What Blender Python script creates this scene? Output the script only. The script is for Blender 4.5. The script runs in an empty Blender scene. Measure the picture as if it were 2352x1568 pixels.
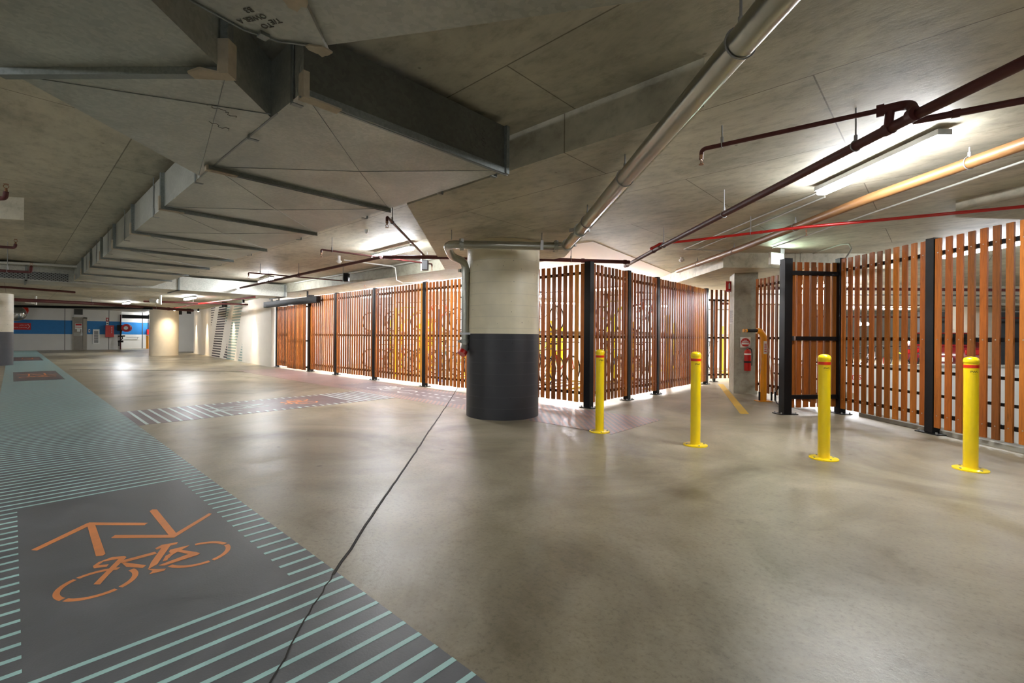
import bpy, bmesh, math, random
from mathutils import Vector, Matrix
random.seed(7)
scn = bpy.context.scene
COL = scn.collection

# ------------------------------------------------------------------ camera
FPX, ROLL, CAMH = 1060.0, 0.0074, 1.2
YAW = math.radians(42.7)
cam = bpy.data.cameras.new('camera')
cam.sensor_width = 36.0
cam.lens = FPX / 2352 * 36.0
cam.shift_y = -12 / 2352
cam.clip_start = 0.05
cam.clip_end = 200
cam_o = bpy.data.objects.new('camera', cam)
COL.objects.link(cam_o)
cam_o.matrix_world = (Matrix.Translation((0, 0, CAMH)) @ Matrix.Rotation(YAW, 4, 'Z')
                      @ Matrix.Rotation(math.pi / 2, 4, 'X') @ Matrix.Rotation(ROLL, 4, 'Z'))
scn.camera = cam_o
# ------------------------------------------------------------------ world and exposure
w = bpy.data.worlds.new('world')
scn.world = w
w.use_nodes = True
w.node_tree.nodes['Background'].inputs[0].default_value = (0.9, 0.92, 1.0, 1)
w.node_tree.nodes['Background'].inputs[1].default_value = 0.02
scn.view_settings.view_transform = 'Standard'
scn.view_settings.look = 'None'
scn.view_settings.exposure = 2.98
scn.view_settings.gamma = 1
scn.view_settings.use_curve_mapping = False
scn.cycles.use_denoising = True
scn.cycles.sample_clamp_indirect = 6
scn.cycles.max_bounces = 8
scn.cycles.diffuse_bounces = 5
LIGHT = 26.0        # strength of the fluorescent diffusers

# ------------------------------------------------------------------ from measured points to the building's frame
CA, SA = math.cos(YAW), math.sin(YAW)
def W(x, y, z=None):
    g = (CA * x - SA * y, SA * x + CA * y)
    return g if z is None else (g[0], g[1], z)
def XZ(px, py):
    u = px - 1176.0; v = 772.0 - py
    return u - v * ROLL, v + u * ROLL
def P(px, py, z=0.0):                    # point of the horizontal plane z seen at a place of the photograph
    X, Z = XZ(px, py); d = (z - CAMH) * FPX / Z
    return W(X * d / FPX, d)
def PZ(px, py, z):
    g = P(px, py, z); return (g[0], g[1], z)
def PGX(px, py, gx):                     # point of the wall plane gx
    X, Z = XZ(px, py); X /= FPX
    d = gx / (CA * X - SA); return (gx, (SA * X + CA) * d, CAMH + Z / FPX * d)
def PD(px, py, d):
    X, Z = XZ(px, py); return W(X * d / FPX, d, CAMH + Z * d / FPX)

# ------------------------------------------------------------------ materials
MATS = {}
def new_mat(name):
    m = bpy.data.materials.new(name); m.use_nodes = True
    nt = m.node_tree; b = nt.nodes['Principled BSDF']
    MATS[name] = m
    return m, nt, b
def N(nt, t, **kw):
    n = nt.nodes.new(t)
    for k, v in kw.items():
        if k in n.inputs: n.inputs[k].default_value = v
        else: setattr(n, k, v)
    return n
def L(nt, a, b): nt.links.new(a, b)
def lin(c):
    c = [x / 255.0 for x in c]
    return tuple((x / 12.92 if x <= .04045 else ((x + .055) / 1.055) ** 2.4) for x in c) + (1.0,)
def ramp(nt, stops):
    r = nt.nodes.new('ShaderNodeValToRGB')
    while len(r.color_ramp.elements) < len(stops): r.color_ramp.elements.new(0.5)
    for e, (p, c) in zip(r.color_ramp.elements, stops):
        e.position = p; e.color = c if len(c) == 4 else tuple(c) + (1,)
    return r
def coords(nt, scale=(1, 1, 1), rot=(0, 0, 0), loc=(0, 0, 0)):
    tc = nt.nodes.new('ShaderNodeTexCoord'); mp = nt.nodes.new('ShaderNodeMapping')
    mp.inputs['Scale'].default_value = scale; mp.inputs['Rotation'].default_value = rot; mp.inputs['Location'].default_value = loc
    L(nt, tc.outputs['Object'], mp.inputs['Vector'])
    return mp.outputs['Vector']
def plain(name, rgb, rough=.5, metal=0.0, var=.06, scale=6.0, bump=0.0, coat=0.0, spec=.5):
    m, nt, b = new_mat(name)
    c = lin(rgb)
    v = coords(nt)
    n = N(nt, 'ShaderNodeTexNoise', Scale=scale, Detail=5.0, Roughness=.6)
    L(nt, v, n.inputs['Vector'])
    lo = tuple(x * (1 - var) for x in c[:3]); hi = tuple(min(1, x * (1 + var)) for x in c[:3])
    r = ramp(nt, [(.3, lo), (.7, hi)])
    L(nt, n.outputs[0], r.inputs[0]); L(nt, r.outputs[0], b.inputs['Base Color'])
    b.inputs['Roughness'].default_value = rough; b.inputs['Metallic'].default_value = metal
    b.inputs['Coat Weight'].default_value = coat; b.inputs['Specular IOR Level'].default_value = spec
    if bump:
        bp = N(nt, 'ShaderNodeBump', Strength=bump, Distance=.01)
        L(nt, n.outputs[0], bp.inputs['Height']); L(nt, bp.outputs[0], b.inputs['Normal'])
    return m
def mixc(nt, fac, a, b, mode='MIX'):
    m = nt.nodes.new('ShaderNodeMix'); m.data_type = 'RGBA'; m.blend_type = mode
    for i, s in ((0, fac), (6, a), (7, b)):
        if hasattr(s, 'links'): L(nt, s, m.inputs[i])
        elif i == 0: m.inputs[0].default_value = s
        else: m.inputs[i].default_value = s if len(s) == 4 else tuple(s) + (1,)
    return m.outputs[2]
def math_(nt, op, a, b=None):
    m = nt.nodes.new('ShaderNodeMath'); m.operation = op
    for i, s in ((0, a), (1, b)):
        if s is None: continue
        if hasattr(s, 'links'): L(nt, s, m.inputs[i])
        else: m.inputs[i].default_value = s
    return m.outputs[0]

def concrete_floor():
    m, nt, b = new_mat('concrete_floor')
    v = coords(nt)
    big = N(nt, 'ShaderNodeTexNoise', Scale=.5, Detail=7.0, Roughness=.62, Distortion=1.2); L(nt, v, big.inputs['Vector'])
    mid = N(nt, 'ShaderNodeTexNoise', Scale=2.6, Detail=9.0, Roughness=.7, Distortion=.6); L(nt, v, mid.inputs['Vector'])
    fine = N(nt, 'ShaderNodeTexNoise', Scale=38.0, Detail=5.0, Roughness=.75); L(nt, v, fine.inputs['Vector'])
    r1 = ramp(nt, [(.3, lin((98, 88, 66))[:3]), (.48, lin((142, 132, 110))[:3]), (.66, lin((168, 158, 136))[:3])])
    L(nt, big.outputs[0], r1.inputs[0])
    r2 = ramp(nt, [(.3, (.66, .65, .6)), (.44, (.93, .92, .9)), (.54, (1.0, 1.0, 1.0)), (.7, (1.16, 1.16, 1.16))]); L(nt, mid.outputs[0], r2.inputs[0])
    c = mixc(nt, 1.0, r1.outputs[0], r2.outputs[0], 'MULTIPLY')
    r3 = ramp(nt, [(.36, (.7, .69, .66)), (.46, (.97, .97, .96)), (.62, (1.1, 1.1, 1.1))]); L(nt, fine.outputs[0], r3.inputs[0])
    c = mixc(nt, .85, c, r3.outputs[0], 'MULTIPLY')
    # a few small dark drips
    wv = N(nt, 'ShaderNodeTexNoise', Scale=9.0, Detail=2.0); L(nt, v, wv.inputs['Vector'])
    va = nt.nodes.new('ShaderNodeVectorMath'); va.operation = 'ADD'
    sc = nt.nodes.new('ShaderNodeVectorMath'); sc.operation = 'SCALE'; sc.inputs['Scale'].default_value = .05
    L(nt, wv.outputs['Color'], sc.inputs[0]); L(nt, v, va.inputs[0]); L(nt, sc.outputs[0], va.inputs[1])
    vo = N(nt, 'ShaderNodeTexVoronoi', Scale=1.9); L(nt, va.outputs[0], vo.inputs['Vector'])
    r4 = ramp(nt, [(.0, (.3, .28, .25)), (.03, (.45, .43, .4)), (.05, (1, 1, 1))]); L(nt, vo.outputs['Distance'], r4.inputs[0])
    c = mixc(nt, .85, c, r4.outputs[0], 'MULTIPLY')
    L(nt, c, b.inputs['Base Color'])
    rr = ramp(nt, [(.35, (.29,) * 3), (.5, (.36,) * 3), (.68, (.52,) * 3)])
    L(nt, math_(nt, 'ADD', math_(nt, 'MULTIPLY', mid.outputs[0], .6), math_(nt, 'MULTIPLY', fine.outputs[0], .4)), rr.inputs[0])
    L(nt, rr.outputs[0], b.inputs['Roughness'])
    bp = N(nt, 'ShaderNodeBump', Strength=.3, Distance=.004)
    L(nt, math_(nt, 'ADD', fine.outputs[0], math_(nt, 'MULTIPLY', mid.outputs[0], 1.5)), bp.inputs['Height']); L(nt, bp.outputs[0], b.inputs['Normal'])
    return m
def concrete_formed(name, base, rot=0.0, brick=(2.4, 1.2), dark=(.72, .7, .66), off=(0, 0, 0)):
    m, nt, b = new_mat(name)
    v = coords(nt, rot=(0, 0, rot), loc=off)
    c0 = lin(base)[:3]
    st = coords(nt, scale=(.8, 1.3, 1), rot=(0, 0, rot))
    n1 = N(nt, 'ShaderNodeTexNoise', Scale=1.1, Detail=7.0, Roughness=.65, Distortion=.5); L(nt, st, n1.inputs['Vector'])
    n2 = N(nt, 'ShaderNodeTexNoise', Scale=8.0, Detail=6.0, Roughness=.7); L(nt, st, n2.inputs['Vector'])
    r1 = ramp(nt, [(.28, tuple(x * .62 for x in c0)), (.5, c0), (.75, tuple(min(1, x * 1.25) for x in c0))]); L(nt, n1.outputs[0], r1.inputs[0])
    r2 = ramp(nt, [(.28, (.66, .65, .62)), (.5, (1.0, 1.0, 1.0)), (.7, (1.1, 1.1, 1.1))]); L(nt, n2.outputs[0], r2.inputs[0])
    c = mixc(nt, .9, r1.outputs[0], r2.outputs[0], 'MULTIPLY')
    br = nt.nodes.new('ShaderNodeTexBrick'); L(nt, v, br.inputs['Vector'])
    br.inputs['Color1'].default_value = (1, 1, 1, 1); br.inputs['Color2'].default_value = (.9, .9, .88, 1); br.inputs['Mortar'].default_value = (.38, .36, .33, 1)
    br.inputs['Scale'].default_value = 1.0; br.inputs['Mortar Size'].default_value = .006; br.inputs['Mortar Smooth'].default_value = .4
    br.inputs['Brick Width'].default_value = brick[0]; br.inputs['Row Height'].default_value = brick[1]
    c = mixc(nt, 1.0, c, br.outputs['Color'], 'MULTIPLY')
    vo = N(nt, 'ShaderNodeTexVoronoi', Scale=3.1); L(nt, v, vo.inputs['Vector'])
    r4 = ramp(nt, [(.0, (.3, .28, .25)), (.03, (.5, .48, .44)), (.05, (1, 1, 1))]); L(nt, vo.outputs['Distance'], r4.inputs[0])
    c = mixc(nt, .8, c, r4.outputs[0], 'MULTIPLY')
    L(nt, c, b.inputs['Base Color'])
    b.inputs['Roughness'].default_value = .62
    bp = N(nt, 'ShaderNodeBump', Strength=.25, Distance=.01)
    L(nt, n2.outputs[0], bp.inputs['Height']); L(nt, bp.outputs[0], b.inputs['Normal'])
    return m
def galvanised(name, base=(132, 138, 136), rough=.42, metal=.75, spangle=55.0):
    m, nt, b = new_mat(name)
    v = coords(nt)
    vo = N(nt, 'ShaderNodeTexVoronoi', Scale=spangle); L(nt, v, vo.inputs['Vector'])
    n = N(nt, 'ShaderNodeTexNoise', Scale=1.3, Detail=6.0, Roughness=.6, Distortion=.6); L(nt, v, n.inputs['Vector'])
    c0 = lin(base)[:3]
    r = ramp(nt, [(.3, tuple(x * .78 for x in c0)), (.7, tuple(min(1, x * 1.2) for x in c0))]); L(nt, n.outputs[0], r.inputs[0])
    bw = nt.nodes.new('ShaderNodeRGBToBW'); L(nt, vo.outputs['Color'], bw.inputs[0])
    r2 = ramp(nt, [(.2, (.86,) * 3), (.8, (1.08,) * 3)]); L(nt, bw.outputs[0], r2.inputs[0])
    L(nt, mixc(nt, 1.0, r.outputs[0], r2.outputs[0], 'MULTIPLY'), b.inputs['Base Color'])
    b.inputs['Metallic'].default_value = metal
    rr = ramp(nt, [(.2, (rough - .06,) * 3), (.8, (rough + .08,) * 3)]); L(nt, bw.outputs[0], rr.inputs[0])
    L(nt, rr.outputs[0], b.inputs['Roughness'])
    return m
def timber():
    m, nt, b = new_mat('hardwood_slats')
    g = nt.nodes.new('ShaderNodeNewGeometry')
    r = ramp(nt, [(.0, lin((92, 50, 18))[:3]), (.25, lin((140, 82, 28))[:3]), (.5, lin((182, 110, 38))[:3]), (.75, lin((156, 82, 26))[:3]), (1.0, lin((222, 152, 60))[:3])])
    L(nt, g.outputs['Random Per Island'], r.inputs[0])
    v = nt.nodes.new('ShaderNodeTexCoord'); mp = nt.nodes.new('ShaderNodeMapping')
    cmb = nt.nodes.new('ShaderNodeCombineXYZ')
    L(nt, math_(nt, 'MULTIPLY', g.outputs['Random Per Island'], 37.0), cmb.inputs[0]); L(nt, math_(nt, 'MULTIPLY', g.outputs['Random Per Island'], 91.0), cmb.inputs[2])
    L(nt, v.outputs['Object'], mp.inputs['Vector']); L(nt, cmb.outputs[0], mp.inputs['Location'])
    mp.inputs['Scale'].default_value = (14, 14, .9)
    n = N(nt, 'ShaderNodeTexNoise', Scale=3.0, Detail=8.0, Roughness=.65, Distortion=1.6); L(nt, mp.outputs[0], n.inputs['Vector'])
    n2 = N(nt, 'ShaderNodeTexNoise', Scale=.35, Detail=3.0, Roughness=.5, Distortion=.6); L(nt, mp.outputs[0], n2.inputs['Vector'])
    r2 = ramp(nt, [(.3, (.5, .48, .46)), (.52, (1, 1, 1)), (.75, (1.25, 1.22, 1.15))]); L(nt, n.outputs[0], r2.inputs[0])
    r3 = ramp(nt, [(.35, (.68, .66, .64)), (.6, (1.12, 1.11, 1.1))]); L(nt, n2.outputs[0], r3.inputs[0])
    c = mixc(nt, .8, r.outputs[0], r2.outputs[0], 'MULTIPLY')
    c = mixc(nt, .8, c, r3.outputs[0], 'MULTIPLY')
    L(nt, c, b.inputs['Base Color']); b.inputs['Roughness'].default_value = .48; b.inputs['Specular IOR Level'].default_value = .3
    return m
def emit(name, rgb, s, base=(240, 240, 240)):
    m, nt, b = new_mat(name)
    b.inputs['Base Color'].default_value = lin(base)
    b.inputs['Emission Color'].default_value = lin(rgb); b.inputs['Emission Strength'].default_value = s
    return m
def banded(name, lo, hi, zsplit, rough=.45, ring=.165):
    """painted round column: two paint colours split at a height, faint board rings and small bug holes"""
    m, nt, b = new_mat(name)
    tc = nt.nodes.new('ShaderNodeTexCoord'); sx = nt.nodes.new('ShaderNodeSeparateXYZ'); L(nt, tc.outputs['Object'], sx.inputs[0])
    f = math_(nt, 'GREATER_THAN', sx.outputs['Z'], zsplit)
    c = mixc(nt, f, lin(lo), lin(hi))
    n = N(nt, 'ShaderNodeTexNoise', Scale=5.0, Detail=5.0); L(nt, tc.outputs['Object'], n.inputs['Vector'])
    r = ramp(nt, [(.3, (.93,) * 3), (.7, (1.04,) * 3)]); L(nt, n.outputs[0], r.inputs[0])
    c = mixc(nt, 1.0, c, r.outputs[0], 'MULTIPLY')
    vo = N(nt, 'ShaderNodeTexVoronoi', Scale=9.0); L(nt, tc.outputs['Object'], vo.inputs['Vector'])
    r4 = ramp(nt, [(.0, (.2, .2, .2)), (.05, (.4, .4, .4)), (.08, (1, 1, 1))]); L(nt, vo.outputs['Distance'], r4.inputs[0])
    c = mixc(nt, .85, c, r4.outputs[0], 'MULTIPLY')
    L(nt, c, b.inputs['Base Color'])
    b.inputs['Roughness'].default_value = rough
    wv = math_(nt, 'FRACT', math_(nt, 'ADD', math_(nt, 'MULTIPLY', sx.outputs['Z'], 1 / ring), math_(nt, 'MULTIPLY', n.outputs[0], .12)))
    ln = math_(nt, 'LESS_THAN', wv, .05)
    L(nt, mixc(nt, math_(nt, 'MULTIPLY', ln, .14), c, (.12, .12, .12)), b.inputs['Base Color'])
    bp = N(nt, 'ShaderNodeBump', Strength=.35, Distance=.006, invert=True)
    L(nt, ln, bp.inputs['Height']); L(nt, bp.outputs[0], b.inputs['Normal'])
    return m
def dotted():
    m, nt, b = new_mat('dotted_paint')
    v = coords(nt); sx = nt.nodes.new('ShaderNodeSeparateXYZ'); L(nt, v, sx.inputs[0])
    def tri(s, k, o=0.0): return math_(nt, 'SINE', math_(nt, 'ADD', math_(nt, 'MULTIPLY', s, k), o))
    a = tri(sx.outputs['X'], 2 * math.pi / .11); c = tri(sx.outputs['Y'], 2 * math.pi / .11)
    f = math_(nt, 'GREATER_THAN', math_(nt, 'MULTIPLY', a, c), .12)
    n = N(nt, 'ShaderNodeTexNoise', Scale=2.0, Detail=5.0); L(nt, v, n.inputs['Vector'])
    r = ramp(nt, [(.3, (.8,) * 3), (.7, (1.1,) * 3)]); L(nt, n.outputs[0], r.inputs[0])
    col = mixc(nt, f, lin((122, 116, 120)), lin((178, 130, 110)))
    L(nt, mixc(nt, 1.0, col, r.outputs[0], 'MULTIPLY'), b.inputs['Base Color'])
    b.inputs['Roughness'].default_value = .36
    return m
def lanepaint(name, rgb, rough=.34):
    m, nt, b = new_mat(name)
    v = coords(nt)
    n = N(nt, 'ShaderNodeTexNoise', Scale=2.2, Detail=8.0, Roughness=.68, Distortion=.5); L(nt, v, n.inputs['Vector'])
    c0 = lin(rgb)[:3]
    r = ramp(nt, [(.3, tuple(x * .78 for x in c0)), (.55, c0), (.8, tuple(x * 1.3 for x in c0))]); L(nt, n.outputs[0], r.inputs[0])
    L(nt, r.outputs[0], b.inputs['Base Color'])
    f = N(nt, 'ShaderNodeTexNoise', Scale=120.0, Detail=2.0); L(nt, v, f.inputs['Vector'])
    bp = N(nt, 'ShaderNodeBump', Strength=.16, Distance=.004); L(nt, f.outputs[0], bp.inputs['Height']); L(nt, bp.outputs[0], b.inputs['Normal'])
    rr = ramp(nt, [(.3, (max(.29, rough - .06),) * 3), (.7, (rough + .12,) * 3)]); L(nt, n.outputs[0], rr.inputs[0]); L(nt, rr.outputs[0], b.inputs['Roughness'])
    return m
def perforated():
    m, nt, b = new_mat('perforated_steel')
    v = coords(nt); sx = nt.nodes.new('ShaderNodeSeparateXYZ'); L(nt, v, sx.inputs[0])
    a = math_(nt, 'SINE', math_(nt, 'MULTIPLY', sx.outputs['Y'], 2 * math.pi / .07)); c = math_(nt, 'SINE', math_(nt, 'MULTIPLY', sx.outputs['Z'], 2 * math.pi / .06))
    f = math_(nt, 'GREATER_THAN', math_(nt, 'MULTIPLY', a, c), .25)
    L(nt, mixc(nt, f, lin((118, 122, 122)), lin((30, 30, 30))), b.inputs['Base Color'])
    b.inputs['Roughness'].default_value = .5
    return m
M = {}
M['floor'] = concrete_floor()
M['ceil'] = concrete_formed('concrete_ceiling', (188, 183, 165), rot=0, brick=(2.8, 1.4), off=(.6, .7, 0))
M['slab'] = concrete_formed('concrete_low_slab', (188, 182, 163), rot=math.radians(-YAW * 0), brick=(3.6, 1.2), off=(.3, .15, 0))
M['concwall'] = concrete_formed('concrete_column', (158, 155, 138), brick=(9, 9))
M['rawwall'] = plain('concrete_wall', (150, 145, 132), .8, var=.15, scale=2, bump=.1)
M['white'] = plain('white_wall_paint', (226, 224, 218), .6, var=.03, scale=1.5)
M['whiteceil'] = plain('white_ceiling_paint', (232, 224, 222), .7, var=.02, scale=1.0)
M['cream'] = plain('cream_wall_paint', (232, 224, 210), .6, var=.02)
M['blue'] = plain('blue_wall_band', (36, 124, 190), .55, var=.05)
M['galv'] = galvanised('galvanised_duct', (176, 178, 170), .48, .6)
M['galvdark'] = galvanised('galvanised_flange', (130, 136, 134), .45, .5, 80)
M['zincpipe'] = plain('galvanised_pipe', (178, 178, 168), .3, .95, var=.12, scale=3.0)
M['sealant'] = plain('duct_sealant', (176, 164, 144), .8, var=.12, scale=18)
M['perf'] = perforated()
M['galvend'] = galvanised('galvanised_end_panel', (104, 105, 98), .5, .5, 45)  # duct end panel, darker base colour than the duct body
M['wood'] = timber()
M['black'] = plain('black_powder_coat', (7, 7, 8), .45, var=.15, scale=3, spec=.3)
M['steel'] = plain('bright_steel', (196, 198, 200), .28, .9)
M['bolt'] = plain('steel_bolt', (170, 170, 168), .35, .8)
M['yellow'] = plain('yellow_enamel', (255, 218, 10), .32, var=.04, scale=8, coat=.3)
M['amber'] = plain('amber_enamel', (238, 160, 18), .35, var=.05, coat=.2)
M['red'] = plain('red_enamel', (190, 24, 20), .35, var=.06, coat=.3)
M['redband'] = plain('red_reflective_band', (222, 46, 16), .3, var=.04)
M['pipe_red'] = plain('red_brown_pipe', (80, 28, 27), .55, var=.12, scale=9)
M['tan'] = plain('tan_pipe', (128, 90, 52), .45, var=.1, scale=2)
M['conduit'] = plain('grey_conduit', (170, 168, 160), .45)
M['copper'] = plain('copper_tube', (150, 110, 84), .35, .6)
M['plastic_white'] = plain('white_plastic', (232, 232, 230), .4)
M['housing'] = plain('lamp_housing', (150, 150, 150), .5)
M['tube'] = emit('lamp_diffuser', (246, 250, 255), LIGHT)
M['tube_bike'] = emit('lamp_diffuser_store', (250, 250, 255), LIGHT * 3)
M['exit'] = emit('exit_light', (225, 255, 232), 7.0)
M['spot'] = emit('spot_lens', (255, 224, 180), 30.0)
M['lane'] = lanepaint('lane_dark_paint', (110, 111, 114))
M['lane2'] = lanepaint('lane_purple_paint', (112, 98, 100))
M['aqua'] = lanepaint('aqua_stripe_paint', (184, 224, 219), .36)
M['mint'] = lanepaint('pale_stripe_paint', (196, 214, 210), .36)
M['orange'] = lanepaint('orange_symbol_paint', (244, 156, 96), .4)
M['whitepaint'] = lanepaint('white_symbol_paint', (214, 218, 216), .4)
M['yellowline'] = lanepaint('yellow_line_paint', (206, 164, 44), .5)
M['dots'] = dotted()
M['joint'] = plain('joint_sealant', (44, 40, 34), .75, var=.4, scale=30)
M['pillar'] = banded('round_column_paint', (46, 46, 50), (222, 212, 184), 1.235)
M['pillar_far'] = banded('far_round_column_paint', (74, 76, 84), (222, 214, 196), 1.22)
M['pillar_cream'] = plain('cream_column_paint', (230, 218, 196), .5, var=.03)
M['mural_dark'] = plain('mural_charcoal', (74, 64, 66), .6)
M['mural_sage'] = plain('mural_sage', (150, 168, 158), .6)
M['door'] = plain('grey_door_paint', (150, 143, 132), .5)
M['doorframe'] = plain('door_frame_paint', (164, 156, 142), .5)
M['louvre'] = plain('louvre_grey', (70, 70, 66), .7)  # dark grey of the louvres, vent and wall joints
M['sign_red'] = plain('sign_red', (196, 34, 30), .5)
M['sign_white'] = plain('sign_white', (236, 236, 232), .5)
M['ink'] = plain('black_ink', (24, 22, 20), .6)
M['pen'] = plain('marker_ink', (92, 90, 82), .7)
M['rubber'] = plain('black_rubber', (24, 24, 24), .7)
M['pole_blue'] = plain('blue_enamel', (44, 110, 200), .4)
M['carred'] = plain('dark_red_car_paint', (110, 12, 22), .2, coat=1.0)
M['glass'] = plain('dark_car_glass', (18, 20, 22), .06)
M['taillight'] = plain('tail_lamp', (150, 20, 18), .2)
M['roller'] = plain('grey_shutter', (72, 74, 76), .5)
M['mirror'] = plain('mirror_face', (210, 212, 214), .05, 1.0, var=.01)
for nm, c in (('bike_black', (30, 30, 32)), ('bike_silver', (170, 172, 176)), ('bike_red', (176, 40, 30)), ('bike_teal', (60, 140, 160)), ('bike_lime', (170, 190, 40))):
    M[nm] = plain(nm + '_frame', c, .3, coat=.4)

# ------------------------------------------------------------------ mesh building
class MB:
    def __init__(s): s.bm = bmesh.new()
    def box(s, lo, hi, mat=None, bevel=0.0):
        lo, hi = Vector(lo), Vector(hi)
        c = (lo + hi) / 2; d = hi - lo
        g = bmesh.ops.create_cube(s.bm, size=1.0)
        vs = g['verts']
        for v in vs: v.co = Vector((v.co.x * d.x, v.co.y * d.y, v.co.z * d.z))
        if bevel:
            es = list({e for v in vs for e in v.link_edges})
            r = bmesh.ops.bevel(s.bm, geom=es, offset=bevel, segments=2, affect='EDGES', profile=.5)
            vs = list({v for f in r['faces'] for v in f.verts} | {v for v in vs if v.is_valid})
        T = Matrix.Translation(c)
        if mat is not None: T = mat @ T
        bmesh.ops.transform(s.bm, matrix=T, verts=vs)
        return s
    def cyl(s, a, b, r, r2=None, n=20, caps=True):
        a, b = Vector(a), Vector(b); d = b - a
        g = bmesh.ops.create_cone(s.bm, cap_ends=caps, cap_tris=False, segments=n, radius1=r, radius2=r if r2 is None else r2, depth=d.length)
        q = Vector((0, 0, 1)).rotation_difference(d.normalized()) if d.length else None
        bmesh.ops.transform(s.bm, matrix=Matrix.Translation((a + b) / 2) @ q.to_matrix().to_4x4(), verts=g['verts'])
        return s
    def tube(s, pts, r, n=14, bend=None, seg=6):
        """round tube along a polyline, corners swept with radius `bend`"""
        pts = [Vector(p) for p in pts]
        if bend:
            out = [pts[0]]
            for i in range(1, len(pts) - 1):
                a, p, b = pts[i - 1], pts[i], pts[i + 1]
                da, db = (a - p), (b - p); la, lb = da.length, db.length
                k = min(bend, la * .45, lb * .45)
                A = p + da.normalized() * k; B = p + db.normalized() * k
                for j in range(seg + 1):
                    t = j / seg
                    out.append(A * (1 - t) ** 2 + p * 2 * t * (1 - t) + B * t * t)
            out.append(pts[-1]); pts = out
        rings = []
        nrm = None
        for i, p in enumerate(pts):
            if i == 0: d = pts[1] - pts[0]
            elif i == len(pts) - 1: d = pts[-1] - pts[-2]
            else: d = (pts[i + 1] - p).normalized() + (p - pts[i - 1]).normalized()
            d.normalize()
            if nrm is None:
                nrm = d.orthogonal().normalized()
            else:
                nrm = (nrm - d * nrm.dot(d)).normalized()
            bn = d.cross(nrm)
            rings.append([s.bm.verts.new(p + (nrm * math.cos(2 * math.pi * k / n) + bn * math.sin(2 * math.pi * k / n)) * r) for k in range(n)])
        for A, B in zip(rings, rings[1:]):
            for k in range(n): s.bm.faces.new((A[k], A[(k + 1) % n], B[(k + 1) % n], B[k]))
        s.bm.faces.new(rings[0][::-1]); s.bm.faces.new(rings[-1])
        return s
    def prism(s, pts, z0, z1, mat=None):
        a = [s.bm.verts.new((p[0], p[1], z0)) for p in pts]; b = [s.bm.verts.new((p[0], p[1], z1)) for p in pts]
        f = s.bm.faces.new(a); f2 = s.bm.faces.new(b)
        n = len(pts)
        for i in range(n): s.bm.faces.new((a[i], a[(i + 1) % n], b[(i + 1) % n], b[i]))
        if mat is not None: bmesh.ops.transform(s.bm, matrix=mat, verts=a + b)
        return s
    def lathe(s, prof, mat=None, n=32):
        rings = []
        for r, z in prof:
            rings.append([s.bm.verts.new((r * math.cos(2 * math.pi * k / n), r * math.sin(2 * math.pi * k / n), z)) for k in range(n)])
        for A, B in zip(rings, rings[1:]):
            for k in range(n): s.bm.faces.new((A[k], A[(k + 1) % n], B[(k + 1) % n], B[k]))
        if prof[0][0] > 1e-6: s.bm.faces.new(rings[0][::-1])
        if prof[-1][0] > 1e-6: s.bm.faces.new(rings[-1])
        if mat is not None: bmesh.ops.transform(s.bm, matrix=mat, verts=[v for r in rings for v in r])
        return s
    def torus(s, c, axis, R, r, n=32, m=8, a0=0.0, a1=2 * math.pi):
        axis = Vector(axis).normalized(); u = axis.orthogonal().normalized(); v = axis.cross(u); c = Vector(c)
        full = abs(a1 - a0 - 2 * math.pi) < 1e-6
        rings = []
        for i in range(n if full else n + 1):
            t = a0 + (a1 - a0) * i / n
            d = u * math.cos(t) + v * math.sin(t)
            rings.append([s.bm.verts.new(c + d * (R + r * math.cos(2 * math.pi * k / m)) + axis * r * math.sin(2 * math.pi * k / m)) for k in range(m)])
        prs = list(zip(rings, rings[1:])) + ([(rings[-1], rings[0])] if full else [])
        for A, B in prs:
            for k in range(m): s.bm.faces.new((A[k], A[(k + 1) % m], B[(k + 1) % m], B[k]))
        return s
    def build(s, name, mat, parent=None, smooth=False, loc=None):
        bmesh.ops.remove_doubles(s.bm, verts=s.bm.verts, dist=1e-6)
        bmesh.ops.recalc_face_normals(s.bm, faces=s.bm.faces)
        me = bpy.data.meshes.new(name)
        if loc is not None:
            bmesh.ops.translate(s.bm, vec=-Vector(loc), verts=s.bm.verts)
        s.bm.to_mesh(me); s.bm.free()
        if smooth:
            me.polygons.foreach_set('use_smooth', [True] * len(me.polygons))
            me.set_sharp_from_angle(angle=math.radians(35))
        me.materials.append(mat)
        o = bpy.data.objects.new(name, me); COL.objects.link(o)
        if loc is not None: o.location = loc
        if parent is not None: o.parent = parent
        return o
def tag(o, label, cat, group=None, kind=None):
    o['label'] = label; o['category'] = cat
    if group: o['group'] = group
    if kind: o['kind'] = kind
    return o
def struct(o, label=None):
    o['kind'] = 'structure'
    if label: o['label'] = label
    return o
def empty(name, loc=(0, 0, 0), rz=0.0, label=None, cat=None, group=None):
    o = bpy.data.objects.new(name, None); COL.objects.link(o); o.location = loc; o.rotation_euler = (0, 0, rz)
    o.empty_display_size = .1
    if label: tag(o, label, cat, group)
    return o
def copy_tree(o, parent=None):
    c = o.copy(); COL.objects.link(c); c.parent = parent
    for ch in list(o.children): copy_tree(ch, c)
    return c
def text_mesh(body, size, align='CENTER', extrude=.0008):
    cu = bpy.data.curves.new('lettering', 'FONT'); cu.body = body; cu.size = size; cu.extrude = extrude; cu.resolution_u = 3
    cu.align_x = align; cu.align_y = 'CENTER'
    t = bpy.data.objects.new('lettering', cu)
    me = bpy.data.meshes.new_from_object(t)
    bpy.data.objects.remove(t); bpy.data.curves.remove(cu)
    return me
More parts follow.
